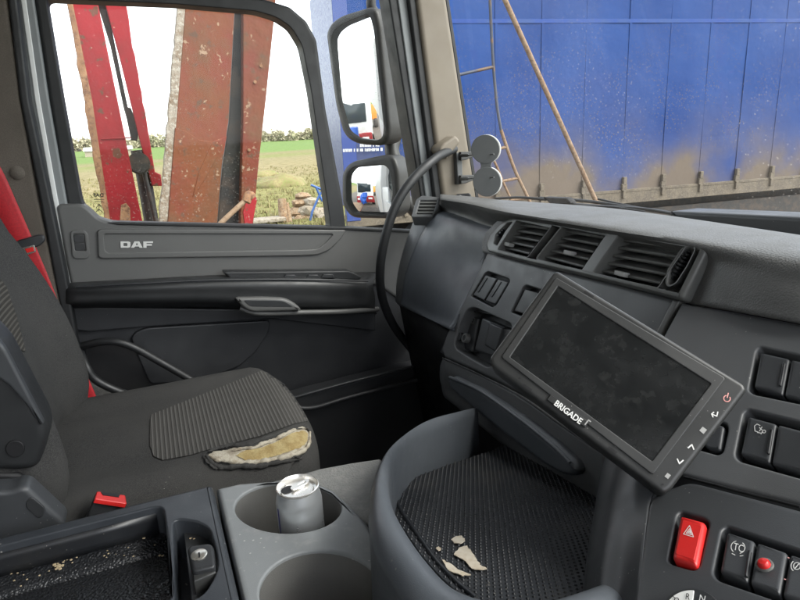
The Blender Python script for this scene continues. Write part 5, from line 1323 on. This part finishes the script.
ramp_plate('wear_patch', [(248, 196), (254, 192), (257, 200), (252, 226), (246, 232), (243, 212)], 3.70, M['redpaint'], t, top=.004, thick=.006, bev=.001)
for x, y in ((255, 82), (261, 66), (249, 150)):
    p_ = Plane(on(x, y, y=3.66), None, n=V(0, -1, 0)); cyl('bolt', (F1.hit(x, y, .004) if x < 240 else YP(3.70).hit(x, y, .004)), .009, .012, M['rust'], t, axis=V(0, -1, 0), seg=10)
t = thing('lever_bar', 'pinkish steel bar leaning across the foot of the rusty ramp', 'bar', on(206, 240, y=3.3))
tube('bar', [on(206, 240, y=3.3), on(222, 222, y=3.3), on(249, 197, y=3.36)], .014, M['rustpale'], t, n=10)
tube('hook', [on(246, 202, y=3.35), on(249, 195, y=3.36), on(253, 198, y=3.36)], .025, M['rust'], t, n=10)

# ------------------------------------------------------------------ rubble and timber at the edge of the yard
rnd = random.Random(31)
def lump(px, py, w, h, m, name, label, cat, grp, d=None):
    c_ = on(px, py, z=-HC) if d is None else dp(px, py, d); bm = bmesh.new(); bmesh.ops.create_icosphere(bm, subdivisions=2, radius=1)
    for v in bm.verts:
        k = 1 + rnd.uniform(-.16, .16); v.co = V(v.co.x * w * k, v.co.y * w * .8 * k, v.co.z * h * k) + c_
    tag(obj(name, mesh(bm), m, None, base=c_ - V(0, 0, h * .9), sharp=30), label, cat, grp)
spots = [(292, 223, .35, .25), (303, 222, .4, .28), (314, 223, .35, .25), (325, 222, .35, .3), (297, 213, .32, .2), (308, 211, .35, .22), (319, 213, .3, .2), (300, 203, .28, .15), (311, 202, .3, .15), (303, 196, .26, .12)]
words = ['bottom left of the pile', 'second along the bottom of the pile', 'third along the bottom of the pile', 'at the bottom beside the blue frame', 'left in the middle row of the pile', 'in the middle of the pile', 'right in the middle row of the pile', 'upper left in the pile', 'upper right in the pile', 'on top of the pile']
for (x, y, w_, h_), wd_ in zip(spots, words):
    lump(x, y, w_, h_, M['stone'] if (int(x) % 3) else M['wood'], 'rubble_lump', 'pale rubble lump ' + wd_ + ' at the yard edge', 'rubble', 'rubble pile at the yard edge', d=19.0)
tag(tube('timber_post', [dp(285, 232, 18), dp(283, 215, 18), dp(282, 199, 18)], .13, M['wood'], None, n=8, seg=9), 'short orange brown timber post standing left of the rubble pile', 'post')
tag(tube('timber_post', [dp(291, 232, 18.2), dp(288, 215, 18.2), dp(285.5, 203, 18.2)], .10, M['wood'], None, n=8, seg=9), 'thinner timber post leaning between the orange post and the rubble', 'post')
sb = box('concrete_slab', on(264, 220, z=-HC + .15), (.6, .35, .05), M['stone'], None, bev=.02)
tag(sb, 'pale flat slab lying in the grass right of the rusty ramp', 'slab')
t = thing('tube_frame', 'blue steel tube frame standing in the rubble beside the window bar', 'frame', dp(322, 228, 18.4))
FPn = YP(dp(322, 228, 18.4).y)
for a, b in (((311, 185), (323, 190)), ((316, 187), (322, 201)), ((323, 190), (319, 196)), ((319, 196), (312, 212)), ((320, 197), (328, 207)), ((328, 207), (330, 228)), ((312, 212), (309, 230))):
    tube('frame_tube', [FPn.hit(*a), FPn.hit(*b)], .035, M['bluesteel'], t, n=2, seg=8)

# ------------------------------------------------------------------ what the mirrors see behind: own truck body, other vehicles
t = thing('truck_body', 'pale box body of the truck itself behind the cab', 'truck body', V(-5, .35, -HC))
box('box_wall', (-5.6, .35, .25), (4.4, 1.18, 1.35), M['white'], t, bev=.03)
box('chassis', (-5.2, .35, -1.4), (4.6, .5, .15), M['oil'], t, bev=.01)
for x in (-7.5, -8.7):
    w = cyl('wheel', (x, 1.3, -HC + .5), .5, .3, M['tyre'], t, axis=V(0, 1, 0), seg=28, bev=.03); cyl('rim', (x, 1.44, -HC + .5), .27, .05, M['dirtrail'], w, axis=V(0, 1, 0), seg=20)
sk = box('side_skirt', (-.5, 1.49, -.75), (.36, .03, .60), M['white'], t, bev=.01)
def ground_at(ref, px, py, z=-HC):
    s, d = ref(px, py); return s + d * ((z - s.z) / d.z) if d.z < -1e-4 else s + d * 40
def vehicle(p, name, label, low, cabc, s=1.0):
    t = thing(name, label, 'truck', p)
    fx = p.x
    box('cab', p + V(0, 0, 1.9 * s), (1.0 * s, 1.2 * s, 1.0 * s), cabc, t, bev=.15 * s, seg=3)
    box('bumper', p + V(.95 * s, 0, .75 * s), (.2 * s, 1.22 * s, .38 * s), low, t, bev=.06 * s)
    box('windscreen', p + V(1.0 * s, 0, 2.05 * s), (.03 * s, 1.05 * s, .42 * s), M['glassdark'], t, bev=.02)
    box('roof_fairing', p + V(-.2 * s, 0, 3.15 * s), (.7 * s, 1.0 * s, .35 * s), cabc, t, bev=.2 * s, seg=3)
    box('body', p + V(-4.2 * s, 0, 2.2 * s), (3.0 * s, 1.25 * s, 1.4 * s), cabc, t, bev=.05)
    for y in (-1, 1):
        w = cyl('wheel', p + V(0, y * 1.05 * s, .5 * s), .5 * s, .3 * s, M['tyre'], t, axis=V(0, 1, 0), seg=20)
        box('headlight', p + V(1.14 * s, y * .9 * s, .85 * s), (.03, .18 * s, .1 * s), M['print'], t, bev=.01)
        w = cyl('wheel', p + V(-5.5 * s, y * 1.05 * s, .5 * s), .5 * s, .3 * s, M['tyre'], t, axis=V(0, 1, 0), seg=20)
s0, dd0 = REF1(349, 108)
pv = s0 + dd0 * 14; pv.z = -HC
vehicle(pv, 'parked_truck', 'white truck with red bumper seen in the upper door mirror', M['redpaint'], M['white'])
s0, dd0 = REF1(367, 104)
pv = s0 + dd0 * 30; pv.z = -HC
t = thing('digger', 'orange digger seen far back in the upper door mirror', 'digger', pv)
box('body', pv + V(0, 0, 1.5), (1.4, 1.1, .7), M['orange'], t, bev=.1); box('cab', pv + V(.3, .3, 2.6), (.7, .6, .7), M['orange'], t, bev=.08)
box('cab_window', pv + V(1.01, .3, 2.7), (.02, .5, .45), M['glassdark'], t, bev=.01)
for y in (-.9, .9): box('track', pv + V(0, y, .45), (1.6, .3, .45), M['oil'], t, bev=.2, seg=3)
tube('boom', [pv + V(1.2, -.3, 1.8), pv + V(2.6, -.3, 3.6), pv + V(4.0, -.3, 2.4), pv + V(4.2, -.3, .8)], .2, M['orange'], t, n=12)
for (px, py, ds, lab) in ((351, 128, 9.0, 'upright blue plastic drum, lower of the two in the upper mirror'), (352, 111, 9.4, 'round blue tank, upper of the two blue ones in the mirror')):
    s0, dd0 = REF1(px, py); c_ = s0 + dd0 * ds
    t = thing('blue_drum', lab, 'drum', V(c_.x, c_.y, -HC + .865), 'blue drums on the low loader deck')
    zt = -HC + .865
    if 'round' in lab:
        bm = bmesh.new(); lathe_bm(bm, [(.0001, .78), (.25, .72), (.40, .5), (.40, .3), (.30, .06), (.0001, 0)], V(c_.x, c_.y + .3, zt), seg=24); obj('tank', mesh(bm), M['drumblue'], t, sharp=60)
    else:
        bm = bmesh.new(); lathe_bm(bm, [(.0001, .88), (.27, .88), (.29, .86), (.28, .6), (.3, .58), (.28, .56), (.28, .3), (.3, .28), (.28, .26), (.28, .02), (.0001, 0)], V(c_.x, c_.y, zt), seg=24); obj('drum', mesh(bm), M['drumblue'], t, sharp=60)
